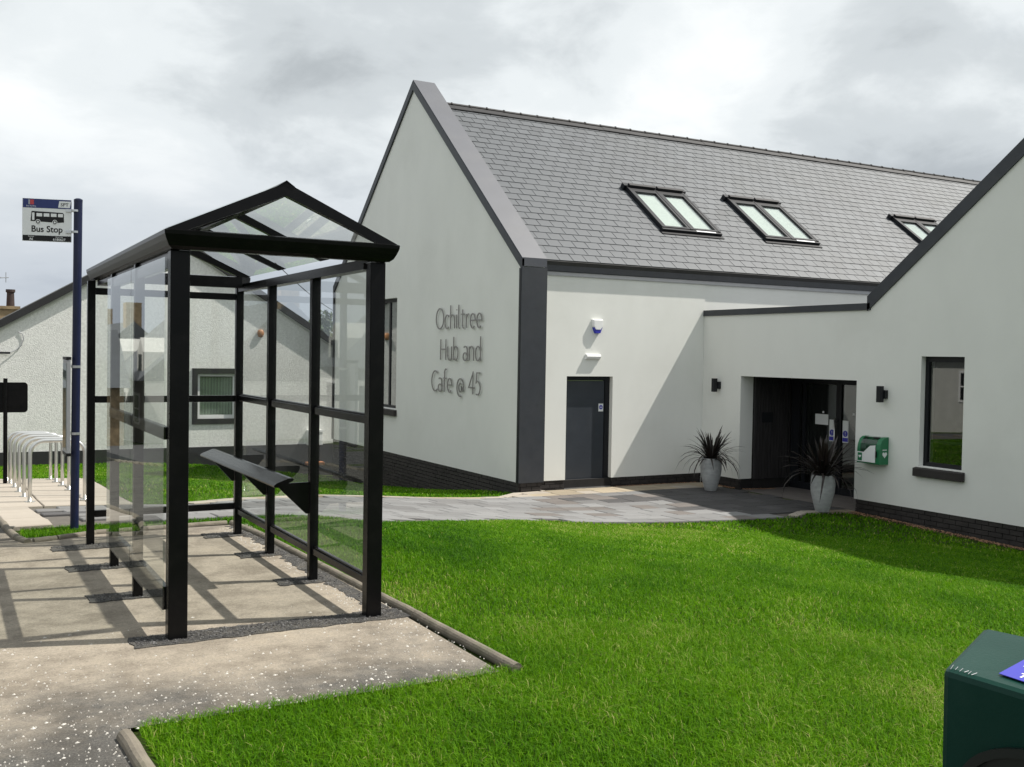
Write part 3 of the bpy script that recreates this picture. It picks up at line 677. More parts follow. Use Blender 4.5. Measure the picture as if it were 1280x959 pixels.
# wing and link roofs, far walls (they throw the shadow on the lawn)
w2 = MB(); XWE = 22.0
w2.add([(XW+.40, YR0, ZR0), (XWE, YR0, ZR0), (XWE, YRA, ZRA), (XW+.40, YRA, ZRA), (XW+.40, YR0, ZR0-.1), (XWE, YR0, ZR0-.1), (XWE, YRA, ZRA-.1), (XW+.40, YRA, ZRA-.1)], [(0,1,2,3), (7,6,5,4), (0,4,5,1), (1,5,6,2), (2,6,7,3), (3,7,4,0)])
w2.add([(XW+.40, YR1, ZR0), (XWE, YR1, ZR0), (XWE, YRA, ZRA), (XW+.40, YRA, ZRA), (XW+.40, YR1, ZR0-.1), (XWE, YR1, ZR0-.1), (XWE, YRA, ZRA-.1), (XW+.40, YRA, ZRA-.1)], [(0,1,2,3), (7,6,5,4), (0,4,5,1), (1,5,6,2), (2,6,7,3), (3,7,4,0)])
w2.box(XW+.33, XWE, YR0+.0, YD-.01, ZPAR-.12, ZPAR-.02)
w2.build('wing_roof', 'slate', hub)
w3 = MB(); w3.box(XW+.33, XWE, YR1, YR1+.25, -1.4, ZR0-.1); w3.box(XWE-.2, XWE, YR1+.26, YD, -1.4, ZPAR-.14)
w3.prism([(YR1+.26, ZPAR-.1), (YR0, ZPAR-.1), (YRA, ZRA-.12)], 'x', XWE-.18, XWE-.02); w3.build('rear_wall', 'render_white', hub)
wwin = window(hub, 'x', XW, WY0+.001, WY1-.001, WZa, WZb, .10, room=2.2, fw_=.065)
MB().box(XW+.135, XW+.165, WY0+.09, WY1-.09, .33, .37).build('transom', 'dark_frame', wwin)
# entrance recess
XD = 14.75
rc = MB(); rc.box(XW+.325, XD+4, EY0-.25, EY0-.001, -1.2, EZ1+.2); rc.box(XW+.325, XD+4, EY0, EY1+.2, EZ1+.004, EZ1+.2); rc.box(XD+3.8, XD+4, EY0, EY1, -1.2, EZ1)
rc.build('lobby_shell', 'interior', hub)
MB().box(XW+.06, XD+3.9, EY0+.0, EY1-.0, -1.1, -.935).build('entrance_floor', 'slab_brown', hub)
clad = MB().box(XW+.33, XD+.0, EY1-.025, EY1+.15, -.95, EZ1).build('timber_panel', 'mortar_black', hub)
nb = 13; wbd = (XD-XW-.34)/nb
for i in range(nb): MB().box(XW+.335+i*wbd, XW+.335+(i+1)*wbd-.012, EY1-.045-random.uniform(0, .004), EY1-.02, -.74, EZ1-.002).build('board', 'timber_dark', clad)
MB().box(13.98, 14.26, EY1-.056, EY1-.0495, .36, .56).build('plaque', 'dark_frame', clad)
sc = MB(); fwid = .07
for y in (EY0+.002, 13.10, 13.83, 13.89, 14.74): sc.box(XD, XD+.08, y, y+fwid, -.93, EZ1-.002)
sc.box(XD+.004, XD+.076, EY0, EY1-.05, EZ1-.12, EZ1-.003); sc.box(XD+.004, XD+.076, EY0+.07, EY1-.05, -.93, -.80); sc.box(XD+.004, XD+.076, 12.37, 13.10, .95, 1.0)
sc.box(XD+.002, XD+.078, EY1-.26, EY1-.045, -.93, EZ1-.002)
screen = sc.build('entrance_screen', 'dark_frame', hub)
for y0, y1 in ((EY0+.075, 13.095), (13.175, 13.825), (13.965, 14.735), (14.815, 14.905)): MB().box(XD+.03, XD+.045, y0, y1, -.797, EZ1-.125).build('pane', 'pane_building', screen)
MB().tube([(XD-.06, 13.93, -.25), (XD-.06, 13.93, .5)], .014, 8).tube([(XD-.06, 13.93, -.2), (XD+.01, 13.93, -.2)], .01, 6).tube([(XD-.06, 13.93, .45), (XD+.01, 13.93, .45)], .01, 6).build('pull_handle', 'steel_brushed', screen, smooth=True)
MB().box(XD+.022, XD+.029, 14.17, 14.50, .36, .56).build('notice_paper', 'sign_white', screen)
for yc in (14.065, 13.735):
    st = MB().box(XD+.0215, XD+.0285, yc-.07, yc+.07, .06, .47).build('door_sticker', 'sign_white', screen)
    MB().prism([(yc+.058*math.cos(a*math.pi/12), .225+.058*math.sin(a*math.pi/12)) for a in range(24)], 'x', XD+.0185, XD+.0212).build('sticker_disc', 'sticker_blue', screen)
    MB().box(XD+.0185, XD+.0212, yc-.065, yc+.065, .075, .15).build('sticker_panel', 'sticker_blue', screen)
    text_obj('sticker_mark', '!', .10, 'sign_white', screen, (XD+.0178, yc, .188), (rad(90), 0, rad(-90)), .0003, local=False)
for yc in (14.3, 13.55, 13.4): MB().box(XD+.0212, XD+.0285, yc-.02, yc+.02, .58, .62).build('glass_dot', 'sign_white', screen)

# ---------------------------------------------------------------- raised lettering on the gable
def ell(cx, cy, rx, ry, a0, a1, n=14): return [(cx+rx*math.cos(rad(a0+(a1-a0)*i/n)), cy+ry*math.sin(rad(a0+(a1-a0)*i/n))) for i in range(n+1)]
X_ = .66
GL = {
 'O': (.80, [ell(.40, .5, .38, .5, 90, 450, 24)]), 'c': (.46, [ell(.26, X_/2, .24, X_/2, 48, 312)]),
 'h': (.50, [[(.04, 0), (.04, 1.12)], [(.04, .40)]+ell(.24, .42, .20, .24, 170, 0, 8)+[(.44, 0)]]),
 'i': (.10, [[(.05, 0), (.05, X_)], [(.05, .86), (.05, .91)]]), 'l': (.22, [[(.05, 1.12), (.05, .14)]+ell(.17, .13, .12, .13, 180, 265, 5)]),
 't': (.34, [[(.12, .88), (.12, .14)]+ell(.25, .14, .13, .14, 180, 275, 5), [(0, X_), (.30, X_)]]), 'r': (.30, [[(.04, 0), (.04, X_)], [(.04, .36)]+ell(.25, .36, .21, .29, 170, 80, 6)]),
 'e': (.50, [[(.03, .35), (.46, .35)]+ell(.25, X_/2, .22, X_/2, 5, 310, 16)]), 'H': (.62, [[(.04, 0), (.04, 1)], [(.56, 0), (.56, 1)], [(.04, .52), (.56, .52)]]),
 'u': (.48, [[(.04, X_), (.04, .24)]+ell(.23, .24, .19, .24, 180, 350, 8)+[(.42, .3)], [(.42, X_), (.42, 0)]]), 'b': (.50, [[(.04, 1.12), (.04, 0)], ell(.25, X_/2, .21, X_/2, 150, -150, 16)]),
 'a': (.46, [ell(.20, X_-.2, .19, .2, 130, 0, 8)+[(.39, 0)], ell(.20, .18, .18, .18, 25, 340, 12)]), 'n': (.48, [[(.04, 0), (.04, X_)], [(.04, .40)]+ell(.23, .42, .19, .24, 170, 0, 8)+[(.42, 0)]]),
 'd': (.50, [[(.45, 1.12), (.45, 0)], ell(.24, X_/2, .21, X_/2, 30, 330, 16)]), 'C': (.62, [ell(.40, .5, .37, .5, 52, 308, 16)]),
 'f': (.30, [[(.10, 0), (.10, .9)]+ell(.25, .90, .15, .21, 180, 75, 6), [(0, X_), (.26, X_)]]),
 '@': (.70, [ell(.36, .26, .15, .20, 60, 380, 14)+[(.52, .10)]+ell(.42, .2, .22, .14, -40, 20, 4)+ell(.36, .26, .33, .42, 10, 285, 18)]),
 '4': (.56, [[(.40, 0), (.40, 1), (.02, .30), (.54, .30)]]), '5': (.46, [[(.40, 1), (.09, 1), (.06, .56)]+ell(.16, .30, .25, .31, 105, -115, 12)]),
 ' ': (.26, [])}
letters = thing('gable_lettering', 'thin grey metal letters reading Ochiltree Hub and Cafe @ 45 fixed to the gable', 'sign', (XG, 18.8, .8))
def stroke(b, pts, P, w, dpt):
    """ribbon of width w along pts (2-d), mapped by P(u, v, depth)"""
    V = [Vector((*q, 0)) for q in pts]
    if len(V) == 2 and (V[1]-V[0]).length < 1e-6: return
    offs = []
    for i in range(len(V)):
        d0 = (V[i]-V[i-1]).normalized() if i else (V[1]-V[0]).normalized(); d1 = (V[i+1]-V[i]).normalized() if i < len(V)-1 else d0
        n0 = Vector((-d0.y, d0.x, 0)); n1 = Vector((-d1.y, d1.x, 0)); m = (n0+n1); m = m.normalized() if m.length > .2 else n0
        offs.append(m*(w/2/max(.45, m.dot(n0))))
    vs = []
    for q, o in zip(V, offs): vs += [P(q.x+o.x, q.y+o.y, 0), P(q.x-o.x, q.y-o.y, 0), P(q.x-o.x, q.y-o.y, dpt), P(q.x+o.x, q.y+o.y, dpt)]
    fs = [(0,1,2,3)]+[tuple(i*4+k for k in (j, (j+1) % 4))+((i+1)*4+(j+1) % 4, (i+1)*4+j) for i in range(len(V)-1) for j in range(4)]+[tuple((len(V)-1)*4+k for k in (3,2,1,0))]
    b.add(vs, fs)
CAPH = .425
for line, yl, yr, zb in (('Ochiltree', 19.79, 17.67, 2.115), ('Hub and', 19.56, 17.70, 1.47), ('Cafe @ 45', 19.98, 17.69, .81)):
    gap = .085; tot = sum(GL[ch][0] for ch in line)+gap*(len(line)-1); k = (yl-yr)/tot; u = 0
    for ch in line:
        wd, strokes = GL[ch]
        if strokes:
            b = MB()
            for sN, pts in enumerate(strokes): stroke(b, [((u+px)*k, py*CAPH) for px, py in pts], lambda a, v, d, e=sN: (XG-.012-d-e*.0015, yl-a, zb+v), .025, .016)
            b.build('letter', 'letter_steel', letters)
        u += wd+gap

# ---------------------------------------------------------------- bus shelter
PX_L, PX_R = 1.137, 2.285
PY = [5.825, 6.93, 7.96, 8.92]
sh = thing('bus_shelter', 'black framed glass bus shelter with pitched clear roof and perch seat', 'bus shelter', (1.7, 7.35, 0))
def post(x, y, wx, wy, zt): 
    MB().box(x-wx/2, x+wx/2, y-wy/2, y+wy/2, -.08, zt).build('post', 'black_paint', sh, bevel=.006)
for i, y in enumerate(PY):
    big_ = i == 0
    post(PX_L if big_ else (PX_L-.03 if i < 3 else PX_L-.08), y, .104 if big_ else .06, .085 if big_ else .06, 2.14)
    post(PX_R if big_ else PX_R-.012*i, y, .095 if big_ else .062, .085 if big_ else .062, 2.14)
RX = [PX_R, PX_R-.012, PX_R-.024, PX_R-.036]
for i in range(3):
    y0 = PY[i]+(.044 if i == 0 else .032); y1 = PY[i+1]-.032; x = (RX[i]+RX[i+1])/2
    for za, zb in ((.185, .232), (1.165, 1.215)):
        r_ = MB().box(x-.022, x+.022, y0, y1, za, zb).box(x-.014, x+.014, y0, y1, zb+.0005, zb+.012); r_.build('rail', 'black_paint', sh, bevel=.004)
    for za, zb in ((.236, 1.162), (1.219, 2.097)): MB().box(x-.004, x+.004, y0+.003, y1-.003, za, zb).build('glass_pane', 'pane_clear', sh)
for i in range(2):
    y0 = PY[i]+(.044 if i == 0 else .032); y1 = PY[i+1]-.032
    MB().box(PX_L-.068, PX_L-.030, y0-.001, y1+.03, .155, .285).build('rail', 'black_paint', sh, bevel=.004)
    MB().box(PX_L-.068, PX_L-.030, y0-.001, y1+.03, 1.10, 1.17).build('rail', 'black_paint', sh, bevel=.004)
    MB().box(PX_L-.052, PX_L-.014, y0, y1, 2.04, 2.10).build('rail', 'black_paint', sh, bevel=.004)
    yb = PY[i+1]-.006 if i == 0 else PY[i+1]+.03
    ya = PY[i]-.03 if i == 0 else PY[i]+.006
    for za, zb in ((.16, 2.10),): MB().box(PX_L-.080, PX_L-.072, ya, yb, za, zb).build('glass_pane', 'pane_clear', sh)
xl, xr = PX_L-.08+.032, RX[3]-.033
for za, zb in ((.225, .28), (1.155, 1.21), (2.03, 2.085)): MB().box(xl, xr, PY[3]-.022, PY[3]+.022, za, zb).build('rail', 'black_paint', sh, bevel=.004)
for za, zb in ((.284, 1.152), (1.214, 2.027)): MB().box(xl+.003, xr-.003, PY[3]-.004, PY[3]+.004, za, zb).build('glass_pane', 'pane_clear', sh)
# ring beam and moulded gutters
BX0, BX1, BY0, BY1 = 1.10, 2.31, 5.745, 8.985
for x in (PX_L, PX_R-.02): MB().box(x-.04, x+.04, PY[0]+.05, PY[3]-.035, 2.10, 2.138).build('eaves_beam', 'black_paint', sh)
PROF = [(-.03, 2.139), (.02, 2.139), (.040, 2.155), (.055, 2.185), (.066, 2.215), (.068, 2.236), (.056, 2.242), (-.03, 2.232)]
cn = [(BX0, BY0, -1, -1), (BX1, BY0, 1, -1), (BX1, BY1, 1, 1), (BX0, BY1, -1, 1)]
for k in range(4):
    a, b_ = cn[k], cn[(k+1) % 4]; n = len(PROF)
    PR = PROF if k != 1 else [(o*.55, 2.139+(z-2.139)*.42) for o, z in PROF]
    va = [(a[0]+a[2]*o, a[1]+a[3]*o, z) for o, z in PR]; vb = [(b_[0]+b_[2]*o, b_[1]+b_[3]*o, z) for o, z in PR]
    MB().add(va+vb, [tuple(range(n)), tuple(range(2*n-1, n-1, -1))]+[(i, (i+1) % n, n+(i+1) % n, n+i) for i in range(n)]).build('gutter', 'black_paint', sh)
XM, ZRG, ZEA = 1.692, 2.545, 2.243
XEL, XER = BX0-.055, BX1+.055
kr = (ZRG-ZEA)/(XM-XEL)
def rafter(y0, y1, d, name='rafter'):
    for sx in (XEL, XER):
        b = MB(); b.add([(x, y, z) for y in (y0, y1) for x, z in ((sx, ZEA), (XM, ZRG), (XM, ZRG-d), (sx+(d*.9/kr*.5 if sx < XM else -d*.9/kr*.5), ZEA-d*.25))],
              [(0,1,2,3), (7,6,5,4), (0,4,5,1), (1,5,6,2), (2,6,7,3), (3,7,4,0)]); b.build(name, 'black_paint', sh)
rafter(BY0-.055, BY0-.01, .075)
for y in PY[1:3]: rafter(y-.022, y+.022, .055)
rafter(BY1+.01, BY1+.05, .075)
MB().box(XM-.025, XM+.025, BY0-.009, BY1+.009, ZRG-.065, ZRG-.006).build('ridge_beam', 'black_paint', sh)
MB().prism([(XM-.05, ZRG-.022), (XM, ZRG+.003), (XM+.05, ZRG-.022), (XM, ZRG+.012)], 'y', BY0-.06, BY1+.055).build('ridge_cap', 'black_paint', sh)
ys_ = [BY0-.008, PY[1]-.001, PY[2]+.001, BY1+.008]
for sx in (XEL+.004, XER-.004):
    for i in range(3):
        y0, y1 = ys_[i], ys_[i+1]; h = .006
        b = MB(); b.add([(x, y, z+d_) for d_ in (0, h) for x, y, z in ((sx, y0, ZEA+.003), (XM, y0, ZRG+.001), (XM, y1, ZRG+.001), (sx, y1, ZEA+.003))], [(0,1,2,3), (7,6,5,4), (0,4,5,1), (1,5,6,2), (2,6,7,3), (3,7,4,0)]); b.build('roof_pane', 'pane_roof', sh)
# perch seat
for y in (PY[1], PY[2], PY[3]):
    xp = RX[PY.index(y)]-.033
    MB().prism([(2.03, .688), (xp, .690), (xp, .47), (xp-.02, .47), (2.03, .655)], 'y', y-.007, y+.007).build('seat_bracket', 'black_paint', sh)
st = MB(); prof = [(1.955, .690), (1.962, .678), (1.985, .676), (2.085, .716), (2.096, .728), (2.085, .738), (2.06, .738), (1.975, .706)]
st.prism(prof, 'y', 6.80, 9.06); st.build('perch_seat', 'black_paint', sh)
for yy in (6.2, 7.3): pass
for x, y in ((PX_L-.03, PY[1]), (PX_L-.03, PY[2]), (RX[1], PY[1]), (RX[2], PY[2])):
    b = MB()
    for z in (.09, .14): b.prism([(x+.012*math.cos(a*1.047), z+.012*math.sin(a*1.047)) for a in range(6)], 'y', y-.04, y-.03)
    b.build('bolt', 'black_paint', sh)

# ---------------------------------------------------------------- bus stop pole, flag, timetable case
PXX, PYY = 1.03, 9.80
pole = thing('bus_stop_pole', 'tall navy blue bus stop pole standing in the grass strip behind the shelter', 'pole', (PXX, PYY, -.01))
TILT = .010
MB().tube([(PXX, PYY, -.1), (PXX+.02, PYY, 2.90)], .036, 20).build('tube', 'navy_paint', pole, smooth=False)
MB().lathe([(.0, .012), (.02, .010), (.037, .0), (.037, -.02)], PXX+.02, PYY, 20, 2.90).build('cap', 'navy_paint', pole)
for z in (1.42, .83): MB().tube([(PXX+.007*z, PYY, z), (PXX+.007*z, PYY, z+.022)], .040, 20).build('band', 'galv', pole)
FA = rad(-16)
flag = thing('bus_stop_flag', 'white and blue Bus Stop flag sign on the navy pole', 'sign', (PXX, PYY, 2.52), FA); flag.scale = (.91, 1, 1)
def fbox(x0, x1, z0, z1, y0, y1, m, name, bevel=0): return MB().box(x0, x1, y0, y1, z0, z1).build(name, m, flag, local=True, bevel=bevel)
FW0, FW1, FH = -.475, -.035, .372
fbox(FW0, FW1, 0, FH, -.012, -.006, 'sign_white', 'panel', .001)
fbox(FW0+.006, FW1-.004, FH-.082, FH-.004, -.0135, -.0121, 'sign_blue', 'blue_band')
fbox(FW0+.004, FW1-.004, .004, .052, -.0135, -.0121, 'sign_black', 'number_band')
MB().prism([(-.155, .30), (-.050, .30), (-.040, .356), (-.145, .356)], 'y', -.0150, -.0137).build('logo_patch', 'sign_white', flag, local=True)
text_obj('logo_text', 'SPT', .040, 'print_black', flag, (-.098, -.0153, .312), (rad(90), 0, 0), .0003, xs=1.15, bold=.0006)
MB().box(-.405, -.372, -.0150, -.0137, .318, .360).build('crest', 'print_red', flag, local=True)
MB().box(-.420, -.407, -.0150, -.0137, .318, .360).build('crest', 'grey_metal', flag, local=True)
text_obj('small_text', 'East Ayrshire', .016, 'sign_white', flag, (-.395, -.0140, .300), (rad(90), 0, 0), .0002)
bus = MB(); y0, y1 = -.0136, -.0122
bus.prism([(-.400, .175), (-.400, .19), (-.392, .262), (-.115, .255), (-.105, .245), (-.103, .185), (-.103, .172), (-.16, .167)], 'y', y0, y1)
busO = bus.build('bus_symbol', 'print_black', flag, local=True)
for x0, x1 in ((-.348, -.298), (-.284, -.234), (-.220, -.170), (-.156, -.112)): MB().box(x0, x1, -.0147, -.0137, .217, .245).build('symbol_window', 'sign_white', busO, local=True)
MB().box(-.387, -.367, -.0147, -.0137, .184, .248).build('symbol_window', 'sign_white', busO, local=True)
for x in (-.335, -.185):
    for rr, m_, yy in ((.022, 'sign_white', -.0148), (.017, 'print_black', -.0153), (.009, 'sign_white', -.0158)):
        MB().prism([(x+rr*math.cos(a*.3927), .170+rr*math.sin(a*.3927)) for a in range(16)], 'y', yy, yy+.0008).build('symbol_wheel', m_, busO, local=True)
text_obj('bus_stop_text', 'Bus Stop', .077, 'print_black', flag, (-.255, -.0138, .083), (rad(90), 0, 0), .0004, xs=1.03, bold=.0012)
text_obj('small_text', 'Services', .016, 'sign_white', flag, (-.395, -.0140, .037), (rad(90), 0, 0), .0002)
text_obj('small_text', 'A6', .028, 'sign_white', flag, (-.395, -.0140, .011), (rad(90), 0, 0), .0002, bold=.0004)
text_obj('small_text', 'Stop code', .016, 'sign_white', flag, (-.145, -.0140, .037), (rad(90), 0, 0), .0002)
text_obj('small_text', '6180627', .028, 'sign_white', flag, (-.145, -.0140, .011), (rad(90), 0, 0), .0002, xs=1.15, bold=.0004)
for z in (.085, .270):
    b = MB(); b.tube([(0, 0, z), (0, 0, z+.018)], .0405, 20); b.box(-.085, -.034, -.024, -.0125, z-.004, z+.020); b.build('clip', 'galv', flag, local=True)
case = thing('timetable_case', 'slim grey timetable case with black ends clamped edge-on to the pole', 'timetable case', (PXX-.07, PYY-.02, .66))
MB().box(PXX-.085, PXX-.052, PYY-.17, PYY+.13, .68, 1.49).build('frame', 'grey_metal', case, bevel=.004)
MB().box(PXX-.0885, PXX-.0855, PYY-.155, PYY+.115, .71, 1.46).build('window', 'case_clear', case)
for z in (.655, 1.492): MB().box(PXX-.088, PXX-.048, PYY-.172, PYY+.132, z, z+.026).build('end_cap', 'sign_black', case)
for z in (.84, 1.43): MB().box(PXX-.050, PXX-.030, PYY-.02, PYY+.02, z, z+.02).build('bracket', 'galv', case)

# ---------------------------------------------------------------- cycle stands
hp = [(-.31, 0)]+[(-.31, .30)]+ell(-.14, .58, .17, .17, 180, 90, 8)+ell(.14, .58, .17, .17, 90, 0, 8)+[(.31, .30), (.31, 0)]
names = ['nearest steel hoop of the cycle stand row', 'second nearest steel hoop in the cycle stand row', 'third steel hoop from the front of the cycle stand row',
         'third steel hoop from the back of the cycle stand row', 'second farthest steel hoop in the cycle stand row', 'farthest steel hoop of the cycle stand row']
hoop = MB().tube([(x, 0, z) for x, z in [(-.31, -.1)]+hp[1:-1]+[(.31, -.1)]], .024, 12).build('tube', 'steel_brushed', mesh_only=True, smooth=True)
flange = MB().lathe([(.0, .012), (.06, .012), (.06, 0)], 0, 0, 16).build('flange', 'steel_brushed', mesh_only=True)
for i in range(6):
    y = 13.72+i*.80; x = 1.25-.01*i
    t_ = thing('cycle_stand', names[i], 'cycle stand', (x, y, gz1(x, y)+.012), rad(-3), 'hoops of the cycle stand')
    inst('tube', hoop, t_, (0, 0, 0), local=True)
    for s_ in (-.31, .31): inst('flange', flange, t_, (s_, 0, 0), local=True)

# ---------------------------------------------------------------- back of a road sign, at the left edge
RSX, RSY = .83, 17.0
zb = gz1(RSX, RSY)
rs = thing('road_sign', 'black back of a road sign on a thin post at the left edge', 'road sign', (RSX, RSY, zb), rad(-6))
MB().tube([(0, 0, -.2), (0, 0, 1.58)], .030, 14).build('post', 'black_paint', rs, local=True, smooth=False)
def rrect(x0, x1, z0, z1, r, n=5): return ell(x1-r, z1-r, r, r, 0, 90, n)+ell(x0+r, z1-r, r, r, 90, 180, n)+ell(x0+r, z0+r, r, r, 180, 270, n)+ell(x1-r, z0+r, r, r, 270, 360, n)
MB().prism(rrect(-.30, .30, 1.07, 1.52, .05), 'y', .035, .041).build('plate', 'black_paint', rs, local=True)
for z in (1.16, 1.42): MB().box(-.26, .26, .0305, .0345, z, z+.03).build('channel', 'black_paint', rs, local=True)

# ---------------------------------------------------------------- harled cottage behind
CY = 27.5
ct = thing('white_cottage', 'white harled cottage with black base course and a small window', 'house', (5.2, CY, -1.4))
CZA, CXA, CE0, CE1 = 4.45, 5.2, -.55, 10.85; CZE = CZA-.60*(CXA-CE0); CZE2 = CZA-.615*(CE1-CXA)
wx0, wx1, wz0, wz1 = 5.86, 6.86, -.22, .97
cw = MB()
cw.prism([(CE0, -.97), (wx0, -.97), (wx0, CZA-.60*(CXA-wx0) if wx0 < CXA else CZA-.615*(wx0-CXA)), (CXA, CZA), (CE0, CZE)], 'y', CY, CY+.3)
cw.prism([(wx1, -.97), (CE1, -.97), (CE1, CZE2), (wx1, CZA-.615*(wx1-CXA))], 'y', CY, CY+.3)
cw.prism([(wx0, -.97), (wx1, -.97), (wx1, wz0), (wx0, wz0)], 'y', CY, CY+.3)
cw.prism([(wx0, wz1), (wx1, wz1), (wx1, CZA-.615*(wx1-CXA)), (wx0, CZA-.615*(wx0-CXA))], 'y', CY, CY+.3)
cw.box(CE0, CE0+.3, CY+.301, CY+8.9, -1.0, CZE-.1).box(CE1-.3, CE1, CY+.301, CY+8.9, -1.0, CZE2-.1)
cw.prism([(CE0+.001, -.97), (CE1-.001, -.97), (CE1-.001, CZE2), (CXA, CZA), (CE0+.001, CZE)], 'y', CY+8.91, CY+9.2)
cw.build('wall', 'cottage_harl', ct)
MB().box(CE0-.03, CE1+.03, CY-.035, CY+.28, -2.2, -.955).box(CE0-.03, CE0+.25, CY+.282, CY+9.2, -2.2, -.955).build('base_course', 'cottage_black', ct)
for a, b_ in (((CXA, CZA+.17), (CE0-.3, CZE-.01)), ((CXA, CZA+.17), (CE1+.2, CZE2+.05))):
    MB().prism([a, b_, (b_[0], b_[1]-.19), (a[0], a[1]-.19)], 'y', CY-.12, CY-.005).build('verge_board', 'cottage_black', ct)
    MB().prism([(a[0], a[1]-.195), (b_[0], b_[1]-.195), (b_[0], b_[1]-.25), (a[0], a[1]-.25)], 'y', CY-.05, CY-.004).build('verge_strip', 'cottage_render', ct)
    MB().prism([(a[0], a[1]-.004), (b_[0], b_[1]-.004), (b_[0], b_[1]-.11), (a[0], a[1]-.11)], 'y', CY-.002, CY+9.3).build('roof_slope', 'roof_felt', ct)
f = MB()
for x0, x1, z0, z1 in ((wx0-.14, wx0, wz0-.14, wz1+.14), (wx1, wx1+.14, wz0-.14, wz1+.14), (wx0, wx1, wz1, wz1+.14), (wx0, wx1, wz0-.14, wz0)): f.box(x0, x1, CY-.03, CY+.10, z0, z1)
cwn = f.build('window', 'cottage_black', ct)
f = MB()
for x0, x1, z0, z1 in ((wx0+.002, wx0+.07, wz0+.002, wz1-.002), (wx1-.07, wx1-.002, wz0+.002, wz1-.002), (wx0+.07, wx1-.07, wz1-.07, wz1-.002), (wx0+.07, wx1-.07, wz0+.002, wz0+.10)): f.box(x0, x1, CY+.06, CY+.12, z0, z1)
f.build('frame', 'white_plastic', cwn)
MB().box(wx0+.071, wx1-.071, CY+.085, CY+.10, wz0+.101, wz1-.071).build('pane', 'case_clear', cwn)
vb = MB()
for k in range(11): vb.box(wx0+.08+k*.078, wx0+.08+k*.078+.066, CY+.16+.006*(k % 2), CY+.168+.006*(k % 2), wz0+.08, wz1-.10)
vb.build('blinds', 'blind_cream', cwn)
MB().box(wx0+.002, wx1-.002, CY+.30, CY+.32, wz0-.1, wz1+.1).build('back', 'interior', cwn)
mb = thing('meter_box', 'white meter box with grey pipe low on the harled cottage wall', 'meter box', (9.0, CY-.1, -1.5))
MB().box(8.80, 9.22, CY-.20, CY-.002, -.98, -.56).build('cabinet', 'white_plastic', mb, bevel=.015)
MB().box(8.79, 9.23, CY-.215, CY-.2005, -.62, -.56).build('hood', 'white_plastic', mb)
MB().tube([(8.98, CY-.09, -1.5), (8.98, CY-.09, -.98)], .035, 10).build('pipe', 'white_plastic', mb, smooth=False)
MB().box(8.75, 9.25, CY-.3, CY-.04, -1.53, -1.44).build('foot', 'terracotta', mb, bevel=.02)
ol = thing('wall_alarm', 'small orange oval fitting on the white harled gable', 'fitting', (7.5, CY, 2.0))
b = MB()
b.lathe([(.0, -.11), (.06, -.09), (.085, -.03), (.09, .03), (.065, .09), (.0, .11)], 0, 0, 20)
b.v = [(7.5+x, CY-.03+y*.55, 2.06+z) for x, y, z in b.v]; b.build('body', 'orange_plastic', ol, smooth=True)
MB().box(7.44, 7.56, CY-.012, CY-.002, 1.98, 2.14).build('back_plate', 'white_plastic', ol)
br = thing('wall_bracket', 'black bracket with a dangling cable on the harled wall at the left edge', 'bracket', (1.3, CY, 1.4))
MB().box(1.0, 1.44, CY-.10, CY-.06, 1.42, 1.47).box(1.05, 1.11, CY-.06, CY-.002, 1.40, 1.49).build('arm', 'cottage_black', br)
MB().tube([(1.40, CY-.06, 1.44), (1.55, CY-.03, 1.50), (1.68, CY-.02, 1.62), (1.74, CY-.02, 1.80), (1.70, CY-.02, 1.92), (1.62, CY-.015, 1.95)], .010, 6).build('cable', 'grey_metal', br)
fg = thing('board_gate', 'dark navy board fence between the cottage and the hub gable', 'fence', (10.4, 27.3, -1.8))
for k in range(7): MB().box(9.60+k*.2, 9.60+k*.2+.185, 26.75, 26.775, -1.78, -.92-.0*k).build('board', 'fence_navy', fg)
for z in (-1.6, -1.1): MB().box(9.58, 11.0, 26.777, 26.82, z, z+.07).build('cross_bar', 'fence_navy', fg)

# chimney house, far left; overhead cable; tree
ch = thing('stone_house', 'buff stone house far behind whose chimney shows over the cottage roof', 'house', (1.5, 44, -2.5))
MB().box(-4, 7, 41.6, 48, -3.2, .2).build('wall', 'stone_buff', ch)
MB().prism([(41.3, .1), (48.3, .1), (44.8, 2.35)], 'x', -4.2, 7.2).build('roof', 'slate', ch)
MB().box(.9, 2.62, 44.2, 45.1, 1.6, 3.04).box(.85, 2.67, 44.15, 45.15, 3.041, 3.16).build('chimney', 'stone_buff', ch)
for x, m_, h in ((1.02, 'terracotta', .42), (1.75, 'terracotta', .42), (2.35, 'pot_dark', .66)):
    MB().lathe([(.15, 0), (.13, h*.8), (.17, h*.85), (.17, h), (.12, h), (.10, h*.4)], x, 44.65, 14, 3.162).build('chimney_pot', m_, ch)
ae = MB(); ae.tube([(1.92, 44.9, 2.9), (1.92, 44.9, 4.35)], .03, 6); ae.tube([(1.2, 44.9, 4.20), (2.3, 44.9, 4.30)], .018, 6)
for k in range(6): ae.tube([(1.25+k*.15, 44.65, 4.205+k*.0136), (1.25+k*.15, 45.15, 4.205+k*.0136)], .012, 5)
ae.tube([(2.2, 44.9, 4.1), (2.2, 44.9, 4.5)], .015, 5); ae.build('aerial', 'grey_metal', ch)
wire = MB(); A, B = Vector((8.6, 30.0, 4.2)), Vector((14.0, 36, 2.6))
wire.tube([A.lerp(B, i/12)-Vector((0, 0, .35*math.sin(math.pi*i/12))) for i in range(13)], .012, 5)
wo_ = wire.build('overhead_cable', 'sign_black'); tag(wo_, 'thin dark overhead cable crossing the sky between cottage and hub', 'cable')
tr = thing('leafy_tree', 'green tree beyond the cottage seen between cottage and hub', 'tree', (12.3, 36.5, -2.3))
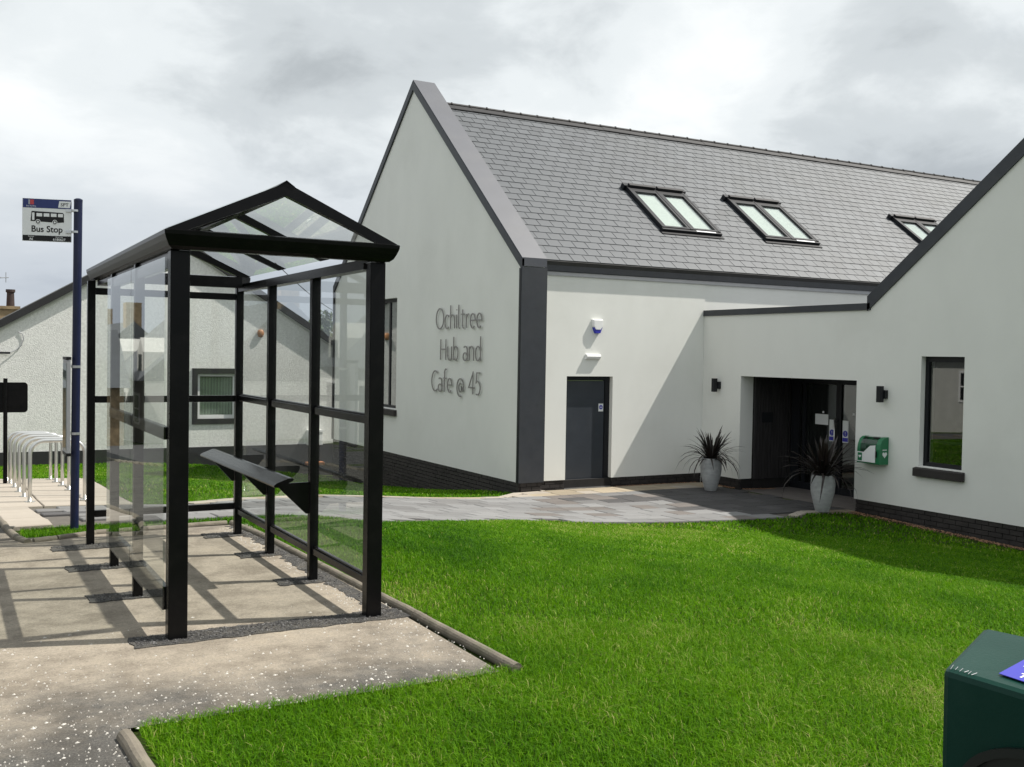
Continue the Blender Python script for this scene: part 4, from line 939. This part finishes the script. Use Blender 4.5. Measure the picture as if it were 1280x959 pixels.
MB().tube([(12.3, 36.5, -2.6), (12.25, 36.5, -.6), (12.35, 36.45, 1.2), (12.3, 36.5, 2.4)], [.20, .16, .11, .05], 9).tube([(12.3, 36.5, .2), (11.7, 36.2, 1.5), (11.4, 36.1, 2.2)], [.08, .05, .02], 6).tube([(12.33, 36.45, .6), (13.1, 36.6, 1.7), (13.4, 36.7, 2.4)], [.08, .05, .02], 6).tube([(12.3, 36.5, 1.0), (12.2, 35.7, 2.0), (12.1, 35.3, 2.5)], [.06, .04, .02], 6).build('trunk', 'bark', tr, smooth=True)
lb = MB()
cl = [(12.3, 36.5, 2.6, .55), (11.7, 36.2, 2.2, .55), (13.0, 36.6, 2.1, .6), (12.1, 35.6, 2.1, .55), (12.6, 36.2, 1.5, .7), (11.9, 36.7, 1.4, .7), (11.4, 36.2, 1.6, .5), (13.3, 36.7, 1.5, .55), (12.3, 36.4, .8, .7), (11.6, 36.0, .9, .5), (12.9, 36.2, .6, .6)]
for (cx, cy, cz, r_) in cl:
    for k in range(420):
        d = Vector((random.gauss(0, 1), random.gauss(0, 1), random.gauss(0, 1))).normalized()*r_*random.random()**.45*random.uniform(.8, 1.15); q = Vector((cx, cy, cz))+d
        a = Vector((random.gauss(0, 1), random.gauss(0, 1), random.gauss(0, 1))).normalized(); c_ = a.cross(Vector((random.gauss(0, 1), random.gauss(0, 1), random.gauss(0, 1)))).normalized(); s_ = random.uniform(.06, .11)
        lb.add([q-a*s_, q+c_*s_*.45, q+a*s_, q-c_*s_*.45], [(0,1,2,3)])
lb.build('crown', 'leaf_tree', tr, fixn=False)

# ---------------------------------------------------------------- fittings on the hub
al = thing('alarm_box', 'white alarm bell box with blue base high above the service door', 'alarm box', (10.87, YD, 2.2))
b = MB(); pr = [(10.745, 2.30), (10.995, 2.30), (10.985, 2.16), (10.93, 2.085), (10.81, 2.085), (10.755, 2.16)]
b.add([(x, YD-.002, z) for x, z in pr]+[(10.87+(x-10.87)*.86, YD-.065, 2.19+(z-2.19)*.86) for x, z in pr], [(5,4,3,2,1,0), (6,7,8,9,10,11)]+[(i, (i+1) % 6, 6+(i+1) % 6, 6+i) for i in range(6)])
b.build('cover', 'white_plastic', al, bevel=.008)
pr = [(10.765, 2.14), (10.975, 2.14), (10.925, 2.03), (10.815, 2.03)]
b = MB(); b.add([(x, YD-.003, z) for x, z in pr]+[(10.87+(x-10.87)*.9, YD-.058, z+.006) for x, z in pr], [(3,2,1,0), (4,5,6,7)]+[(i, (i+1) % 4, 4+(i+1) % 4, 4+i) for i in range(4)]); b.build('base', 'alarm_blue', al)
blt = thing('bulkhead_light', 'slim white bulkhead light directly above the service door', 'light', (10.78, YD, 1.6))
MB().box(10.62, 10.95, YD-.025, YD-.002, 1.535, 1.64).build('back_box', 'white_plastic', blt, bevel=.006)
MB().prism([(YD-.026, 1.545), (YD-.052, 1.555), (YD-.064, 1.59), (YD-.052, 1.625), (YD-.026, 1.63)], 'x', 10.63, 10.94).build('diffuser', 'white_plastic', blt)
def updown(y, z, lab):
    t_ = thing('wall_light', lab, 'wall light', (XW, y, z), 0, 'up and down lights beside the entrance')
    MB().box(XW-.16, XW-.07, y-.035, y+.045, z-.135, z+.13).build('lamp_body', 'dark_frame', t_, bevel=.004)
    MB().box(XW-.069, XW-.002, y-.06, y+.05, z-.075, z+.065).build('bracket', 'dark_frame', t_, bevel=.003)
    MB().box(XW-.15, XW-.08, y-.025, y+.035, z-.138, z-.1355).build('lens', 'white_plastic', t_)
updown(15.80, 1.07, 'dark wall light left of the entrance above the far planter')
updown(11.70, 1.06, 'dark wall light right of the entrance above the green cabinet')

ad = thing('defibrillator_cabinet', 'green defibrillator cabinet with clear front on the white wing wall', 'defibrillator cabinet', (XW, 11.87, .1))
A0, A1, AZ0, AZ1 = 11.60, 12.07, -.085, .36
prof = [(XW-.002, AZ0), (XW-.20, AZ0), (XW-.205, AZ0+.02), (XW-.20, .16), (XW-.185, .24), (XW-.15, .31), (XW-.09, .35), (XW-.002, AZ1)]
MB().prism(prof, 'y', A0, A0+.022).build('side_panel', 'aed_green', ad); MB().prism(prof, 'y', A1-.022, A1).build('side_panel', 'aed_green', ad)
b = MB(); inner = [(x+.006 if x < XW-.01 else x, z) for x, z in prof]
MB().box(XW-.196, XW-.002, A0+.0225, A1-.0225, AZ0+.002, AZ0+.03).build('base', 'aed_green', ad)
MB().box(XW-.02, XW-.003, A0+.0225, A1-.0225, AZ0+.03, AZ1-.02).build('back', 'aed_green', ad)
for (ya, yb) in ((A0+.0225, A0+.085), (A1-.06, A1-.0225)):
    b = MB(); n = len(prof); q = prof[1:]; q2 = [(x+.012, z-.012 if z > .2 else z) for x, z in q]
    b.add([(x, y, z) for y in (ya, yb) for x, z in q+q2[::-1]], [tuple(range(2*n-2)), tuple(range(4*n-5, 2*n-3, -1))]+[(i, (i+1) % (2*n-2), 2*n-2+(i+1) % (2*n-2), 2*n-2+i) for i in range(2*n-2)]); b.build('front_strip', 'aed_green', ad)
b = MB(); q = prof[2:]; ya, yb = A0+.0855, A1-.0605
for i in range(len(q)-1): b.add([(q[i][0], ya, q[i][1]), (q[i][0], yb, q[i][1]), (q[i+1][0], yb, q[i+1][1]), (q[i+1][0], ya, q[i+1][1]), (q[i][0]+.005, ya, q[i][1]-.004), (q[i][0]+.005, yb, q[i][1]-.004), (q[i+1][0]+.005, yb, q[i+1][1]-.004), (q[i+1][0]+.005, ya, q[i+1][1]-.004)], [(0,1,2,3), (7,6,5,4)])
b.build('clear_cover', 'case_clear', ad)
lbp = [(A0+.09, -.06), (A1-.005, -.06), (A1-.005, .10), (A1-.14, .10), (A0+.20, .21), (A0+.09, .225)]
MB().prism(lbp, 'x', XW-.2085, XW-.206).build('label', 'sign_white', ad)
MB().prism([(A1-.11, -.045), (A1-.02, -.045), (A1-.02, .085), (A1-.11, .085)], 'x', XW-.2105, XW-.2088).build('label_sign', 'aed_green', ad)
def heart(cy, cz, s_): return [(cy+s_*.062*16*math.sin(t)**3, cz+s_*.062*(13*math.cos(t)-5*math.cos(2*t)-2*math.cos(3*t)-math.cos(4*t))) for t in [k*2*math.pi/28 for k in range(28)]]
MB().prism(heart(A1-.065, .025, .028), 'x', XW-.2122, XW-.2107).build('heart', 'sign_white', ad)
hb = MB(); hb.prism([(XW-.09+(a-.0), z) for a, z in heart(0, .075, .055)], 'y', A0-.002, A0-.0005); hb.build('heart', 'sign_white', ad)
MB().box(XW-.14, XW-.045, A0-.002, A0-.0005, .145, .16).build('mark', 'sign_white', ad)
MB().box(XW-.135, XW-.05, A0+.09, A0+.20, .325, .352).build('vent', 'sign_black', ad)
MB().box(XW-.225, XW-.207, A0+.055, A0+.075, .03, .13).build('handle', 'sign_black', ad)
MB().box(XW-.12, XW-.06, A0+.18, A0+.30, .0, .17).build('defibrillator', 'print_red', ad)

# ---------------------------------------------------------------- planters
def leaf_mesh(Lh, w, bend, rise):
    b = MB(); n = 6; vs = []
    for i in range(n+1):
        s_ = i/n; a = rise+bend*s_**1.6
        x = Lh*(s_*math.cos(a)*.98); z = Lh*s_*math.sin(a); ww_ = w*(.55+.9*s_)*(1-s_)**.5 if s_ < 1 else 0
        vs += [(x, -ww_, z+.15*ww_), (x, 0, z-.12*ww_), (x, ww_, z+.15*ww_)]
    fs = []
    for i in range(n):
        for k in (0, 1): fs.append((i*3+k, i*3+k+1, i*3+k+4, i*3+k+3))
    b.add(vs, fs); return b.build('leaf', 'phormium', mesh_only=True, smooth=True, fixn=False)
leaves = [leaf_mesh(.60, .024, -.15, 1.25), leaf_mesh(.56, .023, -.4, 1.1), leaf_mesh(.58, .022, -.5, .85), leaf_mesh(.52, .021, -.8, .75), leaf_mesh(.56, .020, -1.05, .7), leaf_mesh(.50, .024, -.1, 1.4)]
def planter(x, y, lab, seed, spread):
    rr = random.Random(seed); z0 = gz1(x, y)+.012
    t_ = thing('planter', lab, 'planter', (x, y, z0), 0, 'planters beside the entrance')
    MB().lathe([(.0, 0), (.105, 0), (.113, .01), (.150, .15), (.190, .32), (.20, .43), (.193, .53), (.180, .60), (.178, .612), (.160, .612), (.163, .58), (.165, .54)], x, y, 36, z0).build('pot', 'planter', t_, smooth=True)
    MB().lathe([(.0, .555), (.166, .55)], x, y, 24, z0).build('soil', 'soil', t_)
    for k in range(110):
        kind = rr.choice((0, 0, 0, 1, 1, 5, 5, 2, 2, 3, 4)); a = rr.uniform(0, 6.283); rad_ = rr.uniform(.0, .07)
        inst('leaf', leaves[kind], t_, (x+rad_*math.cos(a), y+rad_*math.sin(a), z0+.53), (rr.uniform(-.18, .18), rr.uniform(-.2, .2), a+rr.uniform(-.4, .4)), (spread*rr.uniform(.75, 1.1),)*3)
planter(12.65, 15.02, 'pale stone effect planter with spiky dark red plant left of the entrance', 3, 1.12)
planter(12.80, 12.36, 'pale stone effect planter with spiky dark red plant in front of the glass doors', 5, 1.32)

# ---------------------------------------------------------------- green bin close by
bn = thing('litter_bin', 'dark green dog waste bin with purple sticker in the near right corner', 'bin', (1.75, 1.0, 0))
ZT = 1.05; Tq = [(1.57, 1.22, ZT), (1.60, .72, ZT+.0), (1.90, .80, ZT+.03), (1.80, 1.305, ZT+.03)]
Bq = [(1.575, 1.215, -.03), (1.605, .725, -.03), (1.90, .80, -.03), (1.80, 1.30, -.03)]
MB().hexa(Bq, Tq).build('body', 'bin_green', bn, bevel=.012)
A, B = Vector(Tq[0]), Vector(Tq[1]); ex = (B-A).normalized(); ny = Vector((ex.y, -ex.x, 0)); ny = ny if ny.x < 0 else -ny
def onfront(u, v, h): return A+ex*u+Vector((0, 0, v))+ny*h
def ringpts(cu, cv, ru, rv_, n=40): return [(cu+ru*math.copysign(abs(math.cos(2*math.pi*k/n))**.8, math.cos(2*math.pi*k/n)), cv+rv_*math.copysign(abs(math.sin(2*math.pi*k/n))**.8, math.sin(2*math.pi*k/n))) for k in range(n)]
o1, o2 = ringpts(.235, -.24, .20, .155), ringpts(.235, -.24, .185, .14)
b = MB(); n = 40
for h, last in ((0.010, 0),): b.add([onfront(*p_, .002) for p_ in o1]+[onfront(*p_, .014) for p_ in o1]+[onfront(*p_, .014) for p_ in o2]+[onfront(*p_, .002) for p_ in o2], [(r_*n+i, r_*n+(i+1) % n, (r_+1)*n+(i+1) % n, (r_+1)*n+i) for r_ in range(3) for i in range(n)])
b.build('aperture_ring', 'bin_dark', bn)
b = MB(); b.add([onfront(*p_, .004) for p_ in o2]+[onfront(*p_, .0035) for p_ in o2], [tuple(range(n))]+[(i, (i+1) % n, n+(i+1) % n, n+i) for i in range(n)]); b.build('flap', 'bin_dark', bn)
# sticker on the sloping top
C0, C1, C3 = Vector(Tq[0]), Vector(Tq[1]), Vector(Tq[3]); e1 = (C1-C0); e2 = (C3-C0)
def ontop(a, c, h): 
    nn = e1.cross(e2).normalized(); nn = nn if nn.z > 0 else -nn
    return C0+e1*a+e2*c+nn*h
sq = [(.235, .09), (.80, .09), (.80, .80), (.245, .80)]
sq = [(.190, .17), (.62, .10), (.62, .80), (.27, .86)]
b = MB(); b.add([ontop(*p_, .002) for p_ in sq]+[ontop(*p_, .0032) for p_ in sq], [(0,1,2,3), (7,6,5,4), (0,4,5,1), (1,5,6,2), (2,6,7,3), (3,7,4,0)]); b.build('sticker', 'sticker_blue', bn)
u_ = e1.normalized(); nn = e1.cross(e2).normalized(); nn = nn if nn.z > 0 else -nn; v_ = nn.cross(u_)
Rt = Matrix((u_, v_, nn)).transposed().to_euler()
for body, a, c, sz in (('TEL.', .250, .20, .026), ('IF YOU', .245, .40, .019), ('C', .290, .56, .07)):
    text_obj('sticker_text', body, sz, 'sign_white', bn, ontop(a, c, .0036), Rt, .0003, 'LEFT', local=False, bold=.0006)
sc_ = MB()
for k in range(6):
    a = .03+k*.016+random.uniform(-.004, .004); p_, q_ = ontop(a, .02+random.uniform(0, .03), .0012), ontop(a+random.uniform(-.004, .012), .06+random.uniform(0, .06), .0012)
    sc_.tube([p_, q_], .0005, 4)
o = sc_.build('scratches', 'grey_metal', bn); o['kind'] = 'stuff'

# ---------------------------------------------------------------- across the street (seen in the glass)
def house(name, lab, x1, y0, y1, ze, zr, base):
    h = thing(name, lab, 'house', (x1-3, (y0+y1)/2, base), 0, 'cottages across the street')
    xa, xm = x1-7.0, x1-3.5
    MB().box(xa, x1, y0, y1, base-.5, ze).build('wall', 'cottage_render', h)
    MB().prism([(xa-.3, ze-.05), (x1+.3, ze-.05), (xm, zr)], 'y', y0-.02, y1+.02).build('roof', 'slate', h)
    for y in (y0+.6, y1-.6): MB().box(xm-.4, xm+.4, y-.5, y+.5, zr-.8, zr+1.0).build('chimney', 'stone_buff', h)
    n = 3
    for k in range(n):
        yc = y0+(k+.5)*(y1-y0)/n
        if k == 1:
            MB().box(x1-.05, x1+.02, yc-.5, yc+.5, base, base+2.1).build('door', 'car_dark', h); continue
        w = MB().box(x1-.05, x1+.03, yc-.6, yc+.6, base+.9, base+2.2).build('window', 'white_plastic', h)
        MB().box(x1+.031, x1+.036, yc-.5, yc+.5, base+1.0, base+1.52).build('pane', 'dark_frame', w); MB().box(x1+.031, x1+.036, yc-.5, yc+.5, base+1.58, base+2.1).build('pane', 'dark_frame', w)
        d = MB().prism([(yc-.7, ze-.2), (yc+.7, ze-.2), (yc+.7, ze+1.1), (yc, ze+1.7), (yc-.7, ze+1.1)], 'x', x1-1.8, x1-.1).build('dormer', 'cottage_render', h)
        MB().box(x1-.099, x1-.09, yc-.4, yc+.4, ze+.1, ze+1.0).build('pane', 'dark_frame', d)
for i, (y0, y1) in enumerate(((8, 17), (18, 29.4), (30, 41), (43, 54), (58, 70))):
    zb_ = gz1(-10, (y0+y1)/2)
    house('street_cottage', ['white dormer cottage across the street nearest the shelter', 'white dormer cottage second along the street', 'white dormer cottage midway down the street', 'white dormer cottage fourth down the street', 'white dormer cottage farthest down the street'][i], (-9.5, -9.5, -9.0, -5.0, -3.4)[i], y0, y1, zb_+2.8, zb_+6.2, zb_)
def car(lab, x, y, m):
    t_ = thing('parked_car', lab, 'car', (x, y, gz1(x, y)-.01), 0, 'cars parked across the street')
    body = [(-2.1, .28), (-2.12, .62), (-1.95, .82), (-1.0, .93), (-.35, 1.42), (1.05, 1.44), (1.75, .98), (2.08, .90), (2.12, .40), (2.0, .26)]
    b = MB(); n = len(body)
    def sec(x_, k): return [(x_*(1.0 if z < .95 else k), y_, z) for y_, z in body]
    b.add(sec(-.86, .80)+sec(.86, .80), [tuple(range(n)), tuple(range(2*n-1, n-1, -1))]+[(i, (i+1) % n, n+(i+1) % n, n+i) for i in range(n)])
    b.build('body', m, t_, local=True, bevel=.05)
    for s_ in (-1, 1):
        xo = s_*.80
        g = [(-.80, .97), (-.33, 1.36), (1.0, 1.38), (1.5, 1.0)]
        MB().add([(s_*.872, g[0][0], g[0][1]), (s_*.71, g[1][0], g[1][1]), (s_*.71, g[2][0], g[2][1]), (s_*.872, g[3][0], g[3][1]), (s_*.85, g[0][0], g[0][1]), (s_*.69, g[1][0], g[1][1]), (s_*.69, g[2][0], g[2][1]), (s_*.85, g[3][0], g[3][1])], [(0,1,2,3), (7,6,5,4), (0,4,5,1), (1,5,6,2), (2,6,7,3), (3,7,4,0)]).build('side_window', 'car_dark', t_, local=True)
        for yc in (-1.3, 1.3):
            w = MB(); w.tube([(s_*.72, yc, .32), (s_*.885, yc, .32)], .32, 24); o = w.build('wheel', 'rubber', t_, local=True)
            w = MB(); w.tube([(s_*.88, yc, .32), (s_*.895, yc, .32)], .20, 16); w.build('rim', 'galv', o, local=True)
    MB().box(-.75, -.45, -2.14, -2.10, .60, .74).build('headlight', 'sign_white', t_, local=True); MB().box(.45, .75, -2.14, -2.10, .60, .74).build('headlight', 'sign_white', t_, local=True)
car('dark car parked across the street nearest the shelter', -6.7, 12.5, 'car_dark')
car('silver car parked across the street further down', -6.7, 19.5, 'car_silver')
hv = MB(); hx = np.linspace(-900, 600, 46)
tops = [8+10*math.sin(x*.006+1)+6*math.sin(x*.017+.4)+5*math.sin(x*.05) for x in hx]
vs = []
for x, t_ in zip(hx, tops): vs += [(x, 820, -6), (x, 900, max(-4, t_-6)*.7), (x, 1000, max(-2, t_-2)), (x, 1400, -10)]
hv.add(vs, [(i*4+k, i*4+k+1, i*4+k+5, i*4+k+4) for i in range(45) for k in range(3)])
hl = hv.build('hills', 'hill_green', smooth=True); hl['kind'] = 'structure'

# ---------------------------------------------------------------- grass
LAWN_NO = [PATH, CYC]
def lawn_ok(x, y):
    ok = np.ones(x.shape, bool)
    ok &= ~inpoly(x, y, PATH)
    ok &= ~((x < 2.10) & (y > 9.95) & (y < 18.0)) | False
    edge_r = np.interp(y, [4.5, 5.7, 7.3, 8.7, 9.5], [2.60, 2.575, 2.515, 2.465, 2.40])
    ok &= ~((y > 4.62) & (y < 9.5) & (x < edge_r))
    ok &= ~((y <= 4.62) & (x < 0.735))
    ok &= ~((y >= 9.45) & (x < 0.60))
    yb_ = np.interp(x, [0.6, .84, 1.16, 2.3], [9.27, 9.33, 9.48, 9.54])
    ok &= ~((y < yb_) & (y > 4.56) & (x < 2.4))
    ok &= ~((x > 9.12) & (y > 16.05)); ok &= ~((x > 13.22))
    ok &= ~((x > 9.6) & (y > 16.1)); ok &= y < 27.35
    front = np.interp(x, [.7, .86, 1.0, 1.65, 2.4, 2.56], [4.54, 4.57, 4.60, 4.55, 4.60, 4.55])
    ok &= ~((x < 2.56) & (x > .6) & (y > front) & (y < 4.7))
    return ok
def patch_noise(x, y, s, seed):
    g = np.random.default_rng(seed); o = np.zeros(x.shape)
    for k in range(7):
        a = g.uniform(0, 6.28); f = s*g.uniform(.5, 2.2); o += np.sin((x*math.cos(a)+y*math.sin(a))*f+g.uniform(0, 6.28))
    return o/7
def grass(n, dmin, dmax, w, hmin, hmax):
    """blades scattered between dmin and dmax metres of the viewpoint"""
    px = rng.uniform(-1, 14, n*6); py = rng.uniform(.3, 27.4, n*6)
    dep = px*fw[0]+py*fw[1]; lat = px*rv[0]+py*rv[1]
    k = (dep > dmin) & (dep < dmax) & (np.abs(lat) < dep*.56+.6)
    px, py = px[k], py[k]; k = lawn_ok(px, py); px, py = px[k], py[k]
    return px, py
def make_blades(px, py, w, hmin, hmax):
    n = len(px); pz = gz(px, py)-.022
    dry = np.clip(patch_noise(px, py, 1.6, 5)*1.2-.25, 0, 1)+np.exp(-((px-3.1)**2/.35+(py-6.0)**2/1.2))*.55
    h = rng.uniform(hmin, hmax, n)*(1+.22*patch_noise(px, py, 3.0, 9))*(1-.35*np.clip(dry, 0, 1))+.018
    az = rng.uniform(0, 6.283, n); lean = rng.uniform(.28, 1.35, n); wv = w*rng.uniform(.7, 1.3, n)
    ax, ay = np.cos(az), np.sin(az); bx, by = -ay, ax
    v = np.zeros((n, 5, 3)); base = np.c_[px, py, pz]
    sd = np.c_[bx, by, np.zeros(n)]*wv[:, None]; ld = np.c_[ax, ay, np.zeros(n)]*(h*lean)[:, None]; up = np.c_[np.zeros(n), np.zeros(n), h]
    v[:, 0] = base-sd*.5; v[:, 1] = base+sd*.5; v[:, 2] = base+ld*.32+up*.62+sd*.42; v[:, 3] = base+ld*.32+up*.62-sd*.42; v[:, 4] = base+ld+up*(1-.22*lean)[:, None]
    tone = np.clip(.46+.34*patch_noise(px, py, .8, 3)+.22*patch_noise(px, py, 3.8, 4)+rng.normal(0, .18, n)+.30*np.clip(dry, 0, 1)+(rng.random(n) < .018)*.5, 0, 1)
    return v, tone
V, TN = [], []
for n, d0, d1, w, h0, h1 in ((175000, 2.6, 6.2, .0034, .016, .044), (130000, 6.2, 9.5, .005, .012, .034), (115000, 9.5, 14.0, .009, .014, .036), (60000, 14.0, 31, .017, .016, .036)):
    X_p, Y_p = np.empty(0), np.empty(0)
    while len(X_p) < n:
        a, b_ = grass(n, d0, d1, w, h0, h1)
        if len(a) == 0: break
        X_p = np.r_[X_p, a]; Y_p = np.r_[Y_p, b_]
    v, tn = make_blades(X_p[:n], Y_p[:n], w, h0, h1); V.append(v); TN.append(tn)
V = np.concatenate(V); TN = np.concatenate(TN); nb_ = len(V)
me = bpy.data.meshes.new('lawn_grass'); me.vertices.add(nb_*5); me.vertices.foreach_set('co', V.reshape(-1))
base = np.arange(nb_)[:, None]*5
me.loops.add(nb_*7); me.loops.foreach_set('vertex_index', (base+np.array([0, 1, 2, 3, 3, 2, 4])).reshape(-1).astype(np.int32))
me.polygons.add(nb_*2); me.polygons.foreach_set('loop_start', (np.arange(nb_)[:, None]*7+np.array([0, 4])).reshape(-1).astype(np.int32))
me.polygons.foreach_set('loop_total', np.tile(np.array([4, 3], np.int32), nb_))
me.update(); at_ = me.attributes.new('tone', 'FLOAT', 'POINT'); at_.data.foreach_set('value', np.repeat(TN, 5).astype(np.float32))
me.materials.append(MATS['grass_blade']); me.validate()
go = bpy.data.objects.new('lawn_grass', me); COL.objects.link(go); go['kind'] = 'stuff'; go['label'] = 'short bright green lawn grass'
print('blades', nb_)
